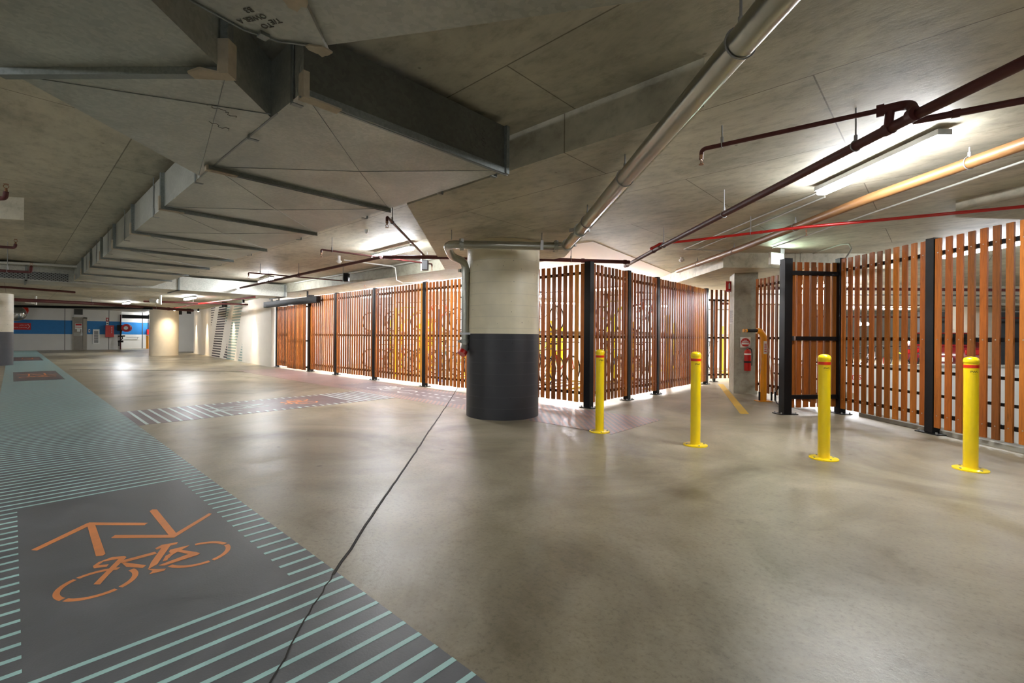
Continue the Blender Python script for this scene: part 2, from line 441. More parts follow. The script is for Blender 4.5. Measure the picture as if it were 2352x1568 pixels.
def text(name, body, size, loc, rx, rz, mat, parent=None, ry=0.0, extrude=.0008, align='CENTER', matrix=None):
    me = text_mesh(body, size, align, extrude); me.name = name
    me.materials.clear(); me.materials.append(mat)
    o = bpy.data.objects.new(name, me); COL.objects.link(o)
    if parent is not None: o.parent = parent
    if matrix is not None: o.matrix_local = matrix
    else: o.location = loc; o.rotation_euler = (rx, ry, rz)
    return o
def frame_at(a, b):
    """matrix whose x runs from a to b on the ground"""
    a, b = Vector((a[0], a[1], 0)), Vector((b[0], b[1], 0))
    d = (b - a); ang = math.atan2(d.y, d.x)
    return a, ang, d.length
# ------------------------------------------------------------------ structure: floor, ceiling, walls
def flat(name, pts, z0, z1, mat, parent=None, loc=None):
    b = MB(); b.prism(pts, z0, z1); return b.build(name, mat, parent, loc=loc)
floor_pts = [W(*p) for p in [(-60, -16), (5.78, -16), (5.66, 9.9), (7.6, 10.2), (7.6, 40), (-10, 70), (-60, 70)]]
struct(flat('floor', floor_pts, -.22, 0, M['floor']), 'stained polished concrete car park floor')
struct(flat('floor_lower', [W(*p) for p in [(5.78, -16), (32, -16), (32, 11), (5.66, 11)]], -1.6, -1.5, M['rawwall']), 'sunken ramp floor behind the timber fence')
struct(flat('floor_beyond', [W(*p) for p in [(7.6, 11.2), (40, 11.2), (40, 45), (7.6, 45)]], -.22, 0, M['floor']), 'parking floor beyond the parapet')
struct(flat('ceiling', [(-56, -16), (34, -16), (34, 40), (-56, 40)], 2.9, 3.1, M['ceil']), 'high board-marked concrete ceiling')
low = [(-4.186, 2.864), (-1.05, 2.84), P(1326, 558, 2.6), P(1297, 590, 2.6), P(1240, 602, 2.6), (-6.2, 6.75), (-7.66, 6.2)]
struct(flat('ceiling_low', low, 2.6, 2.9, M['slab']), 'lower concrete slab around the round pillar')
struct(flat('beam_fence', [(-17.94, 6.2), (-7.66, 6.2), (-6.2, 6.76), (-6.2, 7.3), (-17.94, 7.3)], 2.6, 2.9, M['concwall']), 'pale concrete beam above the timber fence')
struct(flat('ceiling_far', [(-31, -15.9), (-18.2, -15.9), (-18.2, 13), (-31, 13)], 2.62, 2.9, M['slab']), 'lower concrete band before the far wall')
wc = [P(1362, 555, 2.89), P(1600, 650, 2.89), (-5.8, 19.4), (-17.9, 19.4), (-17.9, 7.31), (-6.4, 7.31), (-6.0, 6.9)]
struct(flat('ceiling_painted', wc, 2.892, 2.9, M['whiteceil']), 'white painted ceiling over the bicycle store')
# perimeter
def wallbox(name, lo, hi, mat, label=None):
    b = MB(); b.box(lo, hi); return struct(b.build(name, mat), label)
wallbox('wall_near', (-56, -16.2, -1.6), (34, -16, 3.1), M['rawwall'])
wallbox('wall_right', (33.8, -16, -1.6), (34, 40, 3.1), M['rawwall'])
wallbox('wall_back', (-56, 39.8, -1.6), (34, 40, 3.1), M['rawwall'])
# far wall with blue band (gx = -45), split round the band
GX = -45.0
def far(px, py): return PGX(px, py, GX)
y0, y1 = far(-60, 760)[1], far(278, 760)[1]
zb0, zb1 = 1.12, 2.08
b = MB(); b.box((GX - .3, -16, 0), (GX, y1, 2.9)); struct(b.build('wall_far', M['white']), 'far white wall with wide blue band')
wf = bpy.data.objects['wall_far']
b = MB(); b.box((GX - .01, -16, zb0), (GX + .004, y1, zb1)); b.build('blue_band', M['blue'], wf)
# control joints
b = MB()
for px in (149, 250): 
    g = far(px, 760)[1]; b.box((GX, g - .015, 0), (GX + .006, g + .015, 2.9))
b.build('control_joint', M['louvre'], wf)
GX2 = -47.2
b = MB(); b.box((GX2 - .3, y1 - 1, 0), (GX2, 14, 2.9)); rw = struct(b.build('wall_recess', M['white']), 'white wall with blue band set back beside the hose reel')
b = MB(); b.box((GX2 - .01, y1 - 1, zb0), (GX2 + .004, 14, zb1)); b.build('blue_band', M['blue'], rw)
b = MB(); b.box((GX2, y1 - .2, 0), (GX - .002, y1 + .02, 2.9)); struct(b.build('wall_return', M['white']))
g = PGX(327, 760, GX2)[1]
b = MB(); b.box((GX2, g - .03, 0), (GX2 + .01, g + .03, 2.9)); b.build('control_joint', M['louvre'], rw)
b = MB(); b.box((GX - .6, y1 + .1, 2.35), (GX - .3, 13, 2.62)); struct(b.build('trim_1', M['black']), 'black steel lintel over the far recess')
# mural wall
MA, MBp = W(-8.86, 16.98), W(-19.75, 28.64)
o0, ang, LEN = frame_at(MA, MBp)
MT = Matrix.Translation(o0) @ Matrix.Rotation(ang, 4, 'Z')
b = MB(); b.box((0, -.22, 0), (LEN, 0, 2.62), MT); mural = struct(b.build('wall_mural', M['cream']), 'cream feature wall painted with leaning ladder stripes')
# which side faces the camera: local +y or -y
loc_cam = MT.inverted() @ Vector((0, 0, 1.2))
MS = 1 if loc_cam.y > 0 else -1
def onmural(px, py):
    X, Z = XZ(px, py); X /= FPX
    dx, dy = CA * X - SA, SA * X + CA
    d = Vector((dx, dy, 0)); Mi = MT.inverted(); p0 = Mi @ Vector((0, 0, 0)); dv = Mi.to_3x3() @ d
    t = ((0 if MS > 0 else -.22) - p0.y) / dv.y
    return (p0 + dv * t).x, CAMH + Z / FPX * t
def ladder(name, tl, tr, bl, br, n, mat, h=.055, clip=None):
    b = MB()
    for i in range(n):
        t = i / (n - 1)
        l = [tl[k] + (bl[k] - tl[k]) * t for k in (0, 1)]; r = [tr[k] + (br[k] - tr[k]) * t for k in (0, 1)]
        ul, zl = onmural(400 + l[0] / 7.842, 640 + l[1] / 7.842); ur, zr = onmural(400 + r[0] / 7.842, 640 + r[1] / 7.842)
        if abs(ul - ur) < .02: continue
        z = (zl + zr) / 2; y = 0 if MS > 0 else -.22
        b.box((min(ul, ur), y - .003, z - h / 2), (max(ul, ur), y + .003, z + h / 2), MT)
    return b.build(name, mat, mural)
ladder('ladder_stripes', (810, 515), (957, 497), (675, 1383), (820, 1398), 21, M['mural_dark'], .07)
ladder('ladder_stripes', (1085, 445), (1237, 437), (940, 1437), (1083, 1450), 21, M['mural_sage'], .07)
ladder('ladder_stripes', (665, 532), (742, 523), (665, 830), (672, 829), 8, M['mural_dark'], .05)
ladder('ladder_stripes', (925, 475), (1020, 460), (925, 805), (935, 803), 8, M['mural_sage'], .07)
ladder('ladder_stripes', (950, 1185), (957, 1185), (890, 1408), (957, 1415), 6, M['mural_dark'], .07)
ladder('ladder_stripes', (1225, 1180), (1228, 1180), (1153, 1463), (1225, 1470), 7, M['mural_sage'], .06)
# wall behind the mural end and bicycle store walls
wallbox('wall_passage', (-37.6, 7.0, 0), (-37.4, 14, 2.9), M['white'], 'white wall behind the feature wall')
wallbox('wall_store_left', (-18.2, 6.75, 0), (-17.98, 19.6, 2.9), M['white'])
wallbox('wall_store_back', (-18.2, 19.4, 0), (-3.2, 19.6, 2.9), M['white'], 'white back wall of the bicycle store')
# parapet beyond the right fence
def Wbox(lo, hi):
    """box axis-aligned to the view, returned as polygon"""
    return [W(lo[0], lo[1]), W(hi[0], lo[1]), W(hi[0], hi[1]), W(lo[0], hi[1])]
pp = struct(flat('wall_parapet', Wbox((6.3, 10.9), (30, 11.1)), -1.5, .56, M['white']), 'low white parapet wall across the ramp')
flat('coping', Wbox((6.3, 10.86), (30, 11.14)), .56, .6, M['conduit'], pp)
struct(flat('trim_kerb', [W(*p) for p in [(5.5, -8), (5.72, -8), (5.62, 7.2), (5.42, 7.2)]], 0, .05, M['rawwall']), 'low concrete kerb under the timber fence')
# concrete column by the gate, with the lower soffit it carries
struct(flat('column_square', [W(*p) for p in [(4.80, 9.98), (5.25, 9.86), (5.45, 10.5), (5.0, 10.62)]], 0, 2.6, M['concwall']), 'raw square concrete column with fire extinguisher')
struct(flat('beam_soffit', Wbox((4.2, 9.2), (7.6, 13.5)), 2.6, 2.9, M['slab']), 'thickened concrete soffit over the square column')
struct(flat('beam_soffit_2', [P(2195, 499, 2.77), P(2195, 485, 2.77), P(2352, 452, 2.77), P(2560, 408, 2.77), P(2700, 520, 2.77), P(2352, 504, 2.77)], 2.77, 2.9, M['slab']), 'concrete downstand above the timber fence')
bx = [P(55, 505, 2.62), P(55, 546, 2.62), P(-400, 520, 2.62), P(-400, 480, 2.62)]
struct(flat('beam_capital', bx, 2.62, 2.9, M['slab']), 'concrete capital at the left of the ceiling')
# round columns
def pillar(name, c, r, z1, mat, label):
    b = MB(); b.cyl((0, 0, 0), (0, 0, z1), r, n=72)
    o = b.build(name, mat, None, smooth=True); o.location = (c[0], c[1], 0)
    struct(o, label); return o
pc = W(-.14, 7.105)
pillar('column_round', pc, .553, 2.6, M['pillar'], 'thick round column cream above and charcoal below')
pillar('column_round_left', W(-19.0, 16.75), .62, 2.62, M['pillar_far'], 'round column at the left edge, cream above charcoal')
pillar('column_round_far', W(-19.3, 25.6), .66, 2.62, M['pillar_cream'], 'plain cream round column before the feature wall')
pillar('column_round_beyond', W(17.0, 17.0), .62, 2.6, M['pillar_cream'], 'pale round column beyond the ramp')

# ------------------------------------------------------------------ floor joints and paint
def strip(name, pts, wd, mat, z0=.0006, z1=.0026, parent=None):
    b = MB()
    for a, c in zip(pts, pts[1:]):
        a, c = Vector(a[:2]), Vector(c[:2]); d = (c - a).normalized(); n = Vector((-d.y, d.x)) * wd / 2
        b.prism([a - n, c - n, c + n, a + n], z0, z1)
    return b.build(name, mat, parent)
random.seed(3)
jp0 = [(1062, 872), (1030, 925), (1010, 955), (985, 990), (960, 1030), (925, 1082), (885, 1140), (840, 1205), (805, 1262), (765, 1320), (700, 1425), (620, 1568), (560, 1680)]
def rough_path(px, n, amp):
    g = [Vector(P(*p)) for p in px]; out = []
    for a, c in zip(g, g[1:]):
        k = max(1, int((c - a).length / n))
        for i in range(k): out.append(a + (c - a) * (i / k) + Vector((random.uniform(-amp, amp), random.uniform(-amp, amp))))
    return out + [g[-1]]
struct(strip('trim_joint', rough_path(jp0[:10], .12, .004), .015, M['joint'], .001, .004), 'dark expansion joint running across the floor')
struct(strip('trim_crack', rough_path(jp0[9:], .05, .006), .006, M['joint'], .002, .0045), 'fine crack continuing the joint under the lane paint')
struct(strip('trim_joint_2', [P(160, 848), P(300, 850), P(560, 853)], .05, M['joint'], .001, .004), 'dark cracked joint across the far floor')
ye = struct(strip('yellow_line', [P(1655, 882), P(1710, 950)], .13, M['yellowline']))
tag(ye, 'yellow painted line on the floor past the square column', 'floor marking', kind='thing')

PITCH = .1065
def lane_boxes(): return [(-4.53, -2.30), (-20.5, -16.6), (-33.0, -28.5)]
lane = flat('bicycle_lane', [(-44.5, -.15), (3.5, -.15), (3.5, 1.12), (-44.5, 1.12)], .0004, .002, M['lane'])
tag(lane, 'long charcoal painted bicycle lane with aqua stripes and orange bicycle', 'floor marking')
b = MB(); i = 0
g = -2.27
gs = []
while g < 3.4: gs.append(g); g += PITCH
g = -2.27 - PITCH
while g > -44.3: gs.append(g); g -= PITCH
zs = (.002, .0032)
for g in gs:
    inb = any(a < g < c for a, c in lane_boxes())
    w2 = .012
    if inb:
        b.box((g - w2, -.15, zs[0]), (g + w2, .03, zs[1])); b.box((g - w2, .94, zs[0]), (g + w2, 1.12, zs[1]))
    else:
        b.box((g - w2, -.15, zs[0]), (g + w2, 1.12, zs[1]))
b.build('lane_stripes', M['aqua'], lane)
# bicycle symbol and arrows, outlined in the near box and back-projected on the floor
def zq(x, y): return P(x / 2.9694, 1040 + y / 2.9694)
ARROWS = [
    [(214, 664), (596, 481), (624, 477), (602, 503), (252, 668)],
    [(606, 477), (1008, 479), (984, 495), (640, 493), (600, 503)],
    [(597, 503), (648, 490), (719, 690), (700, 703), (655, 707)],
    [(1021, 400), (1038, 388), (1070, 388), (1204, 552), (1160, 574)],
    [(1443, 416), (1433, 428), (1204, 570), (1185, 582), (1198, 550), (1424, 415)],
    [(760, 580), (785, 563), (1150, 562), (1200, 550), (1186, 580), (762, 582)],
]
BIKE = [
    [(855, 708), (822, 712), (638, 899), (682, 899), (742, 832), (862, 714)],
    [(850, 707), (765, 713), (672, 748), (634, 775), (640, 789), (728, 778), (742, 762), (668, 770), (704, 744), (800, 726), (842, 722)],
    [(812, 742), (1056, 677), (1070, 689), (832, 754)],
    [(835, 757), (852, 750), (996, 769), (974, 786), (862, 779)],
    [(1058, 654), (1104, 630), (1214, 611), (1206, 623), (1140, 640), (1068, 661)],
    [(1112, 636), (1162, 634), (1072, 762), (1010, 796), (1030, 750)],
    [(1006, 794), (1074, 796), (1132, 793), (1118, 806), (1020, 829), (1042, 806)],
    [(1292, 632), (1276, 644), (1182, 692), (1152, 680), (1160, 664)],
    [(1216, 662), (1340, 680), (1364, 688), (1350, 698), (1120, 771), (1082, 771), (1288, 692), (1192, 672)],
    [(1130, 705), (1166, 690), (1140, 735), (1110, 741)],
]
def symbol(name, polys, mat, parent, xf=lambda p: p, z=(.002, .0034)):
    b = MB()
    for poly in polys: b.prism([xf(zq(*p)) for p in poly], *z)
    return b, name, mat, parent
def ringpieces(b, c, R, w, cuts, xf, z=(.002, .0032)):
    for a0, a1 in cuts:
        n = 14; o_, i_ = [], []
        for k in range(n + 1):
            t = math.radians(a0 + (a1 - a0) * k / n)
            o_.append(xf((c[0] + (R + w / 2) * math.cos(t), c[1] + (R + w / 2) * math.sin(t))))
            i_.append(xf((c[0] + (R - w / 2) * math.cos(t), c[1] + (R - w / 2) * math.sin(t))))
        b.prism(o_ + i_[::-1], *z)
def bike_symbol(xf, mat, parent, arrows=True, amat=None):
    b = MB()
    for k, poly in enumerate(BIKE): b.prism([xf(zq(*p)) for p in poly], .002, .0034 + k * .0001)
    # wheels (gaps where the stencil bridges are)
    ringpieces(b, (-2.953, .284), .141, .024, [(-150, -62), (-55, 22), (30, 110), (140, 205)], xf)
    ringpieces(b, (-2.957, .693), .141, .024, [(-70, 8), (15, 95), (102, 172), (-150, -115)], xf)
    b.build('bicycle_symbol', mat, parent)
    if arrows:
        b = MB()
        for k, poly in enumerate(ARROWS): b.prism([xf(zq(*p)) for p in poly], .002, .0034 + k * .0001)
        b.build('arrow_symbol', amat or mat, parent)
bike_symbol(lambda p: p, M['orange'], lane)
b = MB()
for (a, c) in lane_boxes()[1:]:
    b.box((a + .3, .06, .0021), (c - .3, .90, .0028))
b.build('symbol_field', M['lane2'], lane)
for (a, c) in lane_boxes()[1:]:
    k = (a + c) / 2
    bike_symbol(lambda p, k=k: (k + (p[0] + 3.3) * 1.5, p[1]), M['orange'], lane)
# crossing lane to the sliding door
cl = flat('crossing_lane', [(-9.15, 1.12), (-7.65, 1.12), (-7.65, 5.02), (-9.15, 5.02)], .0004, .002, M['lane2'])
tag(cl, 'purple grey painted crossing strip between bicycle lane and dotted paving', 'floor marking')
b = MB(); g = 1.22
while g < 5.0:
    if g < 2.25 or g > 4.2: b.box((-9.15, g - .018, .002), (-7.65, g + .018, .0032))
    else:
        b.box((-9.15, g - .018, .002), (-9.0, g + .018, .0032)); b.box((-7.8, g - .018, .002), (-7.65, g + .018, .0032))
    g += .125
b.build('lane_stripes', M['mint'], cl)
def xf2(p):       # the symbol turned a quarter for the crossing lane
    return (-8.4 + (p[1] - .49) * .95 * -1, 3.55 + (p[0] + 2.95) * 1.25)
bike_symbol(xf2, M['orange'], cl, arrows=False)
b = MB()
for k, poly in enumerate(ARROWS): b.prism([(-8.4 - (zq(*p)[1] - .49) * .9, 2.95 + (zq(*p)[0] + 3.3) * 1.4) for p in poly], .002, .0035 + k * .0001)
b.build('arrow_symbol', M['mint'], cl)
# dotted paving in front of the fence
dp = flat('dotted_paving', [(-17.0, 5.02), (-2.95, 5.02), (-2.95, 6.42), (-17.0, 6.42)], .0004, .002, M['dots'])
tag(dp, 'dotted coral and purple painted strip along the timber fence', 'floor marking')
b = MB(); b.box((-10.6, 5.3, .002), (-6.1, 6.15, .0027)); b.build('symbol_field', M['lane2'], dp)
bike_symbol(lambda p: (-9.2 + (p[1] - .49) * 1.3 , 5.7 - (p[0] + 2.95) * 1.6), M['whitepaint'], dp, arrows=False)
b = MB()
for i in range(7):
    b.box((-8.0 + i * .22, 5.55, .0027), (-7.9 + i * .22, 5.6, .0036)); b.box((-8.0 + i * .22, 5.85, .0027), (-7.9 + i * .22, 5.9, .0036))
ringpieces(b, (-8.3, 5.72), .2, .04, [(20, 340)], lambda p: p, (.0027, .0036))
b.build('walker_symbol', M['whitepaint'], dp)

# ------------------------------------------------------------------ ducts
RIBS = [-2.5, -4.15, -5.83, -7.53, -9.1, -10.55, -12.1, -13.7, -15.2]
GYL, GYR, ZD, ZT = 1.05, 2.62, 2.5, 2.84
duct = empty('air_duct', (-9, (GYL + GYR) / 2, ZD), 0, 'long wide galvanised rectangular air duct with ribbed joints under the ceiling', 'air duct')
D0 = Vector((-9, (GYL + GYR) / 2, ZD))
def under(o, root_loc):
    o.location = Vector(o.location) - Vector(root_loc); return o
b = MB()
edges = RIBS + [-15.9]
for a, c in zip(edges, edges[1:]):
    # each length is slightly cross-broken: the middle of the underside sits lower
    x0, x1 = a, c
    v = [b.bm.verts.new(p) for p in ((x0, GYL, ZD), (x1, GYL, ZD), (x1, GYR, ZD), (x0, GYR, ZD), (x0, GYL, ZT), (x1, GYL, ZT), (x1, GYR, ZT), (x0, GYR, ZT))]
    m = b.bm.verts.new(((x0 + x1) / 2, (GYL + GYR) / 2, ZD - .022))
    ms = b.bm.verts.new(((x0 + x1) / 2, GYL - .008, (ZD + ZT) / 2))
    for i in range(4): b.bm.faces.new((v[i], v[(i + 1) % 4], m))
    for q in ((0, 1), (1, 5), (5, 4), (4, 0)): b.bm.faces.new((v[q[0]], v[q[1]], ms))
    b.bm.faces.new((v[2], v[3], v[7], v[6])); b.bm.faces.new((v[4], v[5], v[6], v[7]))
    if c == -15.9: b.bm.faces.new((v[1], v[2], v[6], v[5]))
under(b.build('duct_body', M['galv'], duct), D0)
b = MB(); b.box((RIBS[0] - .004, GYL, ZD), (RIBS[0] + .001, GYR, ZT)); under(b.build('end_panel', M['galvend'], duct), D0)
def crease(b, p, q, wd=.0022):
    p, q = Vector(p), Vector(q); d = (q - p).normalized(); n = Vector((-d.y, d.x, 0)).normalized() * wd / 2; up = Vector((0, 0, .003))
    vs = [b.bm.verts.new(x) for x in (p - n - up, q - n - up, q + n - up, p + n - up, p - n + up, q - n + up, q + n + up, p + n + up)]
    for f in ((0, 1, 2, 3), (4, 5, 6, 7), (0, 1, 5, 4), (1, 2, 6, 5), (2, 3, 7, 6), (3, 0, 4, 7)): b.bm.faces.new([vs[i] for i in f])
for a, c in zip(edges[:6], edges[1:7]):
    b = MB(); m = ((a + c) / 2, (GYL + GYR) / 2, ZD - .022)
    for x, y in ((a, GYL), (c, GYL), (c, GYR), (a, GYR)): crease(b, (x, y, ZD), m)
    under(b.build('crease', M['galvdark'], duct), D0)
for k, gx in enumerate(RIBS[:-1]):
    b = MB(); h = .034
    b.box((gx - .02, GYL - (.0 if k == 0 else .03), ZD - h), (gx + .02, GYR + .01, ZD + .01))
    b.box((gx - .005, GYL - .02, ZD - h - .004), (gx + .005, GYR + .02, ZD - h + .002))
    if k: b.box((gx - .0215, GYL - h - .001, ZD - h + .001), (gx + .0215, GYL + .005, ZT))
    else: b.box((gx - .0215, GYR - .02, ZD - h + .001), (gx + .03, GYR + .012, ZT))
    under(b.build('flange', M['galvdark'], duct), D0)
for gx in RIBS[1:]:
    b = MB()
    b.box((gx - .026, GYL - .045, ZD - .038), (gx + .026, GYL + .17, ZD - .03)); b.box((gx - .0275, GYL - .0465, ZD - .0405), (gx + .026, GYL - .032, ZD + .1))
    under(b.build('sealant_patch', M['sealant'], duct), D0)
b = MB(); b.box((-2.53, GYL - .01, ZD - .04), (-2.465, GYL + .2, ZD - .03)); b.box((-2.532, GYL - .0125, ZD - .042), (-2.468, GYL + .02, ZD + .1)); under(b.build('sealant_patch', M['sealant'], duct), D0)
for gx in (-2.62, -3.3, -4.6, -6.3, -8.2, -9.8, -11.3, -13.0):
    for gy, s_ in ((GYL - .014, 1), (GYR + .01, -1)):
        b = MB(); b.box((gx - .016, gy, ZD - .022), (gx + .016, gy + .004, 2.9))
        b.box((gx - .016, min(gy, gy + s_ * .06), ZD - .03), (gx + .016, max(gy, gy + s_ * .06), ZD - .025))
        under(b.build('hanger_strap', M['galvdark'], duct), D0)
# handwriting on the end and underside
def scribble(n, w_, h_, seed):
    rnd = random.Random(seed); pts = []
    for i in range(n): pts.append((i / (n - 1) * w_ - w_ / 2 + rnd.uniform(-.006, .006), rnd.uniform(-h_, h_) / 2, 0))
    return pts
for (loc, rot, sc_) in (((*P(512, 250, ZD), ZD - .012), Matrix.Rotation(1.9, 4, 'Z'), 1.0), ((*P(505, 285, ZD), ZD - .012), Matrix.Rotation(1.9, 4, 'Z'), .8),
                   ((RIBS[0] + .003, 2.30, 2.66), Matrix.Rotation(math.pi / 2, 4, 'Y') @ Matrix.Rotation(.15, 4, 'Z'), 1.0), ((RIBS[0] + .003, 2.38, 2.68), Matrix.Rotation(math.pi / 2, 4, 'Y'), .8)):
    b = MB(); b.tube(scribble(16, .17 * sc_, .045, loc[1]), .0018, n=5, bend=.02, seg=3)
    o = b.build('handwriting', M['pen'], duct); o.matrix_local = Matrix.Translation(Vector(loc) - D0) @ rot
# branch at 45 degrees
br = empty('branch_duct', (-3.2, 0, ZD), 0, 'galvanised duct branch joining the long duct at forty-five degrees', 'air duct')
B0 = Vector((-3.2, 0, ZD))
k1, k2 = -1.90, -3.43      # gx + gy of the two sides
def bp(k, gy): return (k - gy, gy)
b = MB(); b.prism([bp(k1, GYL - .002), bp(k1, -4.5), bp(k2, -4.5), bp(k2, GYL - .002)], ZD, ZT); under(b.build('duct_body', M['galv'], br), B0)
b = MB()
f0, f1 = Vector((-2.59, .69)), Vector((-3.40, -.03)); dd = (f1 - f0).normalized(); nn = Vector((-dd.y, dd.x)) * .022
f0 -= dd * .02; f1 += dd * .02
b.prism([f0 - nn, f1 - nn, f1 + nn, f0 + nn], ZD - .036, ZD - .0005)
s0 = f0 - dd * .025
b.prism([s0 - nn, f0 + dd * .012 - nn, f0 + dd * .012 + nn, s0 + nn], ZD - .036, ZT)
under(b.build('flange', M['galvdark'], br), B0)
b = MB()
s1 = f0 + dd * .16; nw = nn * 1.25
b.prism([f0 - nw, s1 - nw * .5, s1 + nw * 1.4, f0 + dd * .08 + nw * 2.6, f0 + nw], ZD - .041, ZD - .03)
b.prism([f0 - dd * .035 - nw * 1.2, f0 + dd * .02 - nw * 1.2, f0 + dd * .02 + nw * 1.2, f0 - dd * .035 + nw * 1.2], ZD - .04, ZD + .13)
under(b.build('sealant', M['sealant'], br), B0)
b = MB(); crease(b, (-2.62, .72, ZD - .001), (-4.44, 1.03, ZD - .001)); crease(b, (-3.44, -.02, ZD - .001), (-2.9, 1.03, ZD - .001)); under(b.build('crease', M['galvdark'], br), B0)
b = MB(); b.box((-4.5, GYL - .006, ZD - .003), (-2.86, GYL + .006, ZD - .0005)); under(b.build('seam', M['galvdark'], br), B0)
# elbow duct overhead
ZE = 2.3
E0 = Vector(W(0, .8, ZE))
el = empty('elbow_duct', E0, 0, 'wide grey duct bend with rounded corner directly overhead', 'air duct')
ep = [(.84, 1.42), (.452, 1.506), (.246, 1.547), (-.285, 1.665), (-.731, 1.758), (-.88, 1.727), (-.973, 1.664), (-1.064, 1.521), (-1.13, 1.35), (-1.17, 1.1), (-1.18, .7), (-1.18, -2.5), (-.1, -2.5), (-.1, .3), (.1, .5), (.6, .4)]
b = MB(); b.prism([W(*p) for p in ep], ZE, ZE + .17); o = under(b.build('duct_body', M['galv'], el), E0)
def wprism(b, a, c, wd, z0, z1):
    a, c = Vector(a), Vector(c); d = (c - a).normalized(); n = Vector((-d.y, d.x)) * wd / 2
    b.prism([W(*(a - n)), W(*(c - n)), W(*(c + n)), W(*(a + n))], z0, z1)
b = MB(); wprism(b, (-.735, 1.775), (-.6, .6), .045, ZE - .02, ZE - .0005); wprism(b, (-.737, 1.785), (-.73, 1.75), .03, ZE - .02, ZE + .17)
under(b.build('flange', M['galv'], el), E0)
b = MB(); random.seed(11)
for (cx, cy, r) in ((-.735, 1.745, .05), (-.71, 1.48, .06)):
    n = 14; b.prism([W(cx + r * random.uniform(.45, 1) * math.cos(2 * math.pi * i / n), cy + r * random.uniform(.45, 1) * math.sin(2 * math.pi * i / n)) for i in range(n)], ZE - .025, ZE - .019)
under(b.build('sealant', M['sealant'], el), E0)
b = MB()
for a, c in zip(ep[4:9], ep[5:10]): wprism(b, a, c, .008, ZE - .006, ZE + .01)
wprism(b, (-.93, 1.68), (-.91, 1.705), .035, ZE - .012, ZE)
under(b.build('drive_cleat', M['galvdark'], el), E0)
for body, px, py, s in (('T/E', 632, 48, .032), ('TO', 612, 58, .032), ('OWER A', 578, 42, .03), ('B3', 570, 22, .032)):
    g = P(px, py, ZE)
    t = text('handwriting', body, s, (0, 0, 0), 0, 0, M['pen'], el, matrix=Matrix.Identity(4))
    t.matrix_local = Matrix.Translation(Vector((g[0], g[1], ZE - .0015)) - E0) @ Matrix.Rotation(YAW + math.radians(165), 4, 'Z') @ Matrix.Rotation(math.pi, 4, 'X')
# cross duct with perforated side
XD = Vector((-16.4, -2, 2.45))
cd = empty('cross_duct', XD, 0, 'far galvanised duct crossing at the end of the long ribbed duct', 'air duct')
b = MB(); b.box((-17.2, -14, 2.45), (-15.9, 6.19, 2.84)); under(b.build('duct_body', M['galv'], cd), XD)
b = MB(); b.box((-15.9, -14, 2.47), (-15.885, .95, 2.66)); under(b.build('perforated_panel', M['perf'], cd), XD)
for gy in (-4, .2, 3.2, 6.1):
    b = MB(); b.box((-17.22, gy, 2.425), (-15.87, gy + .04, 2.45)); b.box((-15.9, gy, 2.425), (-15.87, gy + .04, 2.84)); under(b.build('flange', M['galvdark'], cd), XD)
# ------------------------------------------------------------------ fence posts and slatted panels
def dir_ang(a, b): return math.atan2(b[1] - a[1], b[0] - a[0])
def make_post(name, x, y, ang, h=2.47, s=.1, label='', group='black posts of the timber fence', plate=(.26, .16), bolts=True):
    r = empty(name, (x, y, 0), ang, label, 'fence post', group)
    MB().box((-s / 2, -s / 2, .012), (s / 2, s / 2, h), bevel=.004).build('post_tube', M['black'], r)
    MB().box((-plate[0] / 2, -plate[1] / 2, 0), (plate[0] / 2, plate[1] / 2, .012)).build('base_plate', M['black'], r)
    for sx in (-1, 1):
        for sy in (-1, 1):
            MB().cyl((sx * (plate[0] / 2 - .03), sy * (plate[1] / 2 - .025), .012), (sx * (plate[0] / 2 - .03), sy * (plate[1] / 2 - .025), .035), .011, n=8).build('anchor_bolt', M['bolt'], r)
    return r
def make_panel(name, a, b, label, group='timber slat panels of the fence', pitch=.127, sw=.074, z0=.085, z1=2.44, rails=(.24, 1.2, 2.29), rail_front=False, inset=.07, th=.022, brackets=True, railh=.05):
    a = Vector((a[0], a[1], 0)); b_ = Vector((b[0], b[1], 0)); d = b_ - a; Ln = d.length; ang = math.atan2(d.y, d.x)
    r = empty(name, a, ang, label, 'fence', group)
    loc = (Matrix.Translation(a) @ Matrix.Rotation(ang, 4, 'Z')).inverted() @ Vector((0, 0, 1))
    s = 1 if loc.y > 0 else -1
    x0, x1 = inset, Ln - inset
    n = max(2, int((x1 - x0 - sw) / pitch + .5)) + 1
    p = (x1 - x0 - sw) / (n - 1)
    bs, sc = MB(), MB()
    ys = (s * .02, s * (.02 + th)) if not rail_front else (-s * (.02 + th), -s * .02)
    for i in range(n):
        xc = x0 + sw / 2 + i * p
        j = random.uniform(-.006, .006)
        bs.box((xc - sw / 2, min(ys), z0 + j), (xc + sw / 2, max(ys), z1 + j), bevel=.002)
        if not rail_front:
            for z in rails: sc.cyl((xc, ys[1], z), (xc, ys[1] + s * .003, z), .0065, n=8)
    bs.build('slats', M['wood'], r)
    if not rail_front: sc.build('screws', M['bolt'], r)
    else: sc.bm.free()
    for z in rails: MB().box((x0 - .02, -.02, z - railh / 2), (x1 + .02, .02, z + railh / 2)).build('rail', M['black'], r)
    if brackets:
        for z in rails:
            for xx in (x0 - .022, x1 + .006):
                MB().box((xx, -.03, z - .055), (xx + .016, .03, z + .055), bevel=.003).build('bracket', M['steel'], r)
    return r
FY = 6.62
lx = [(-17.84, 'black end post against the cream feature wall'), (-15.06, 'thick black post beside the sliding timber door'), (-13.28, 'slim black post second from the sliding door'),
      (-11.13, 'black fence post under the end of the pale beam, with bright light behind'), (-8.9, 'black fence post left of the round pillar'), (-6.65, 'black fence post hidden behind the round pillar')]
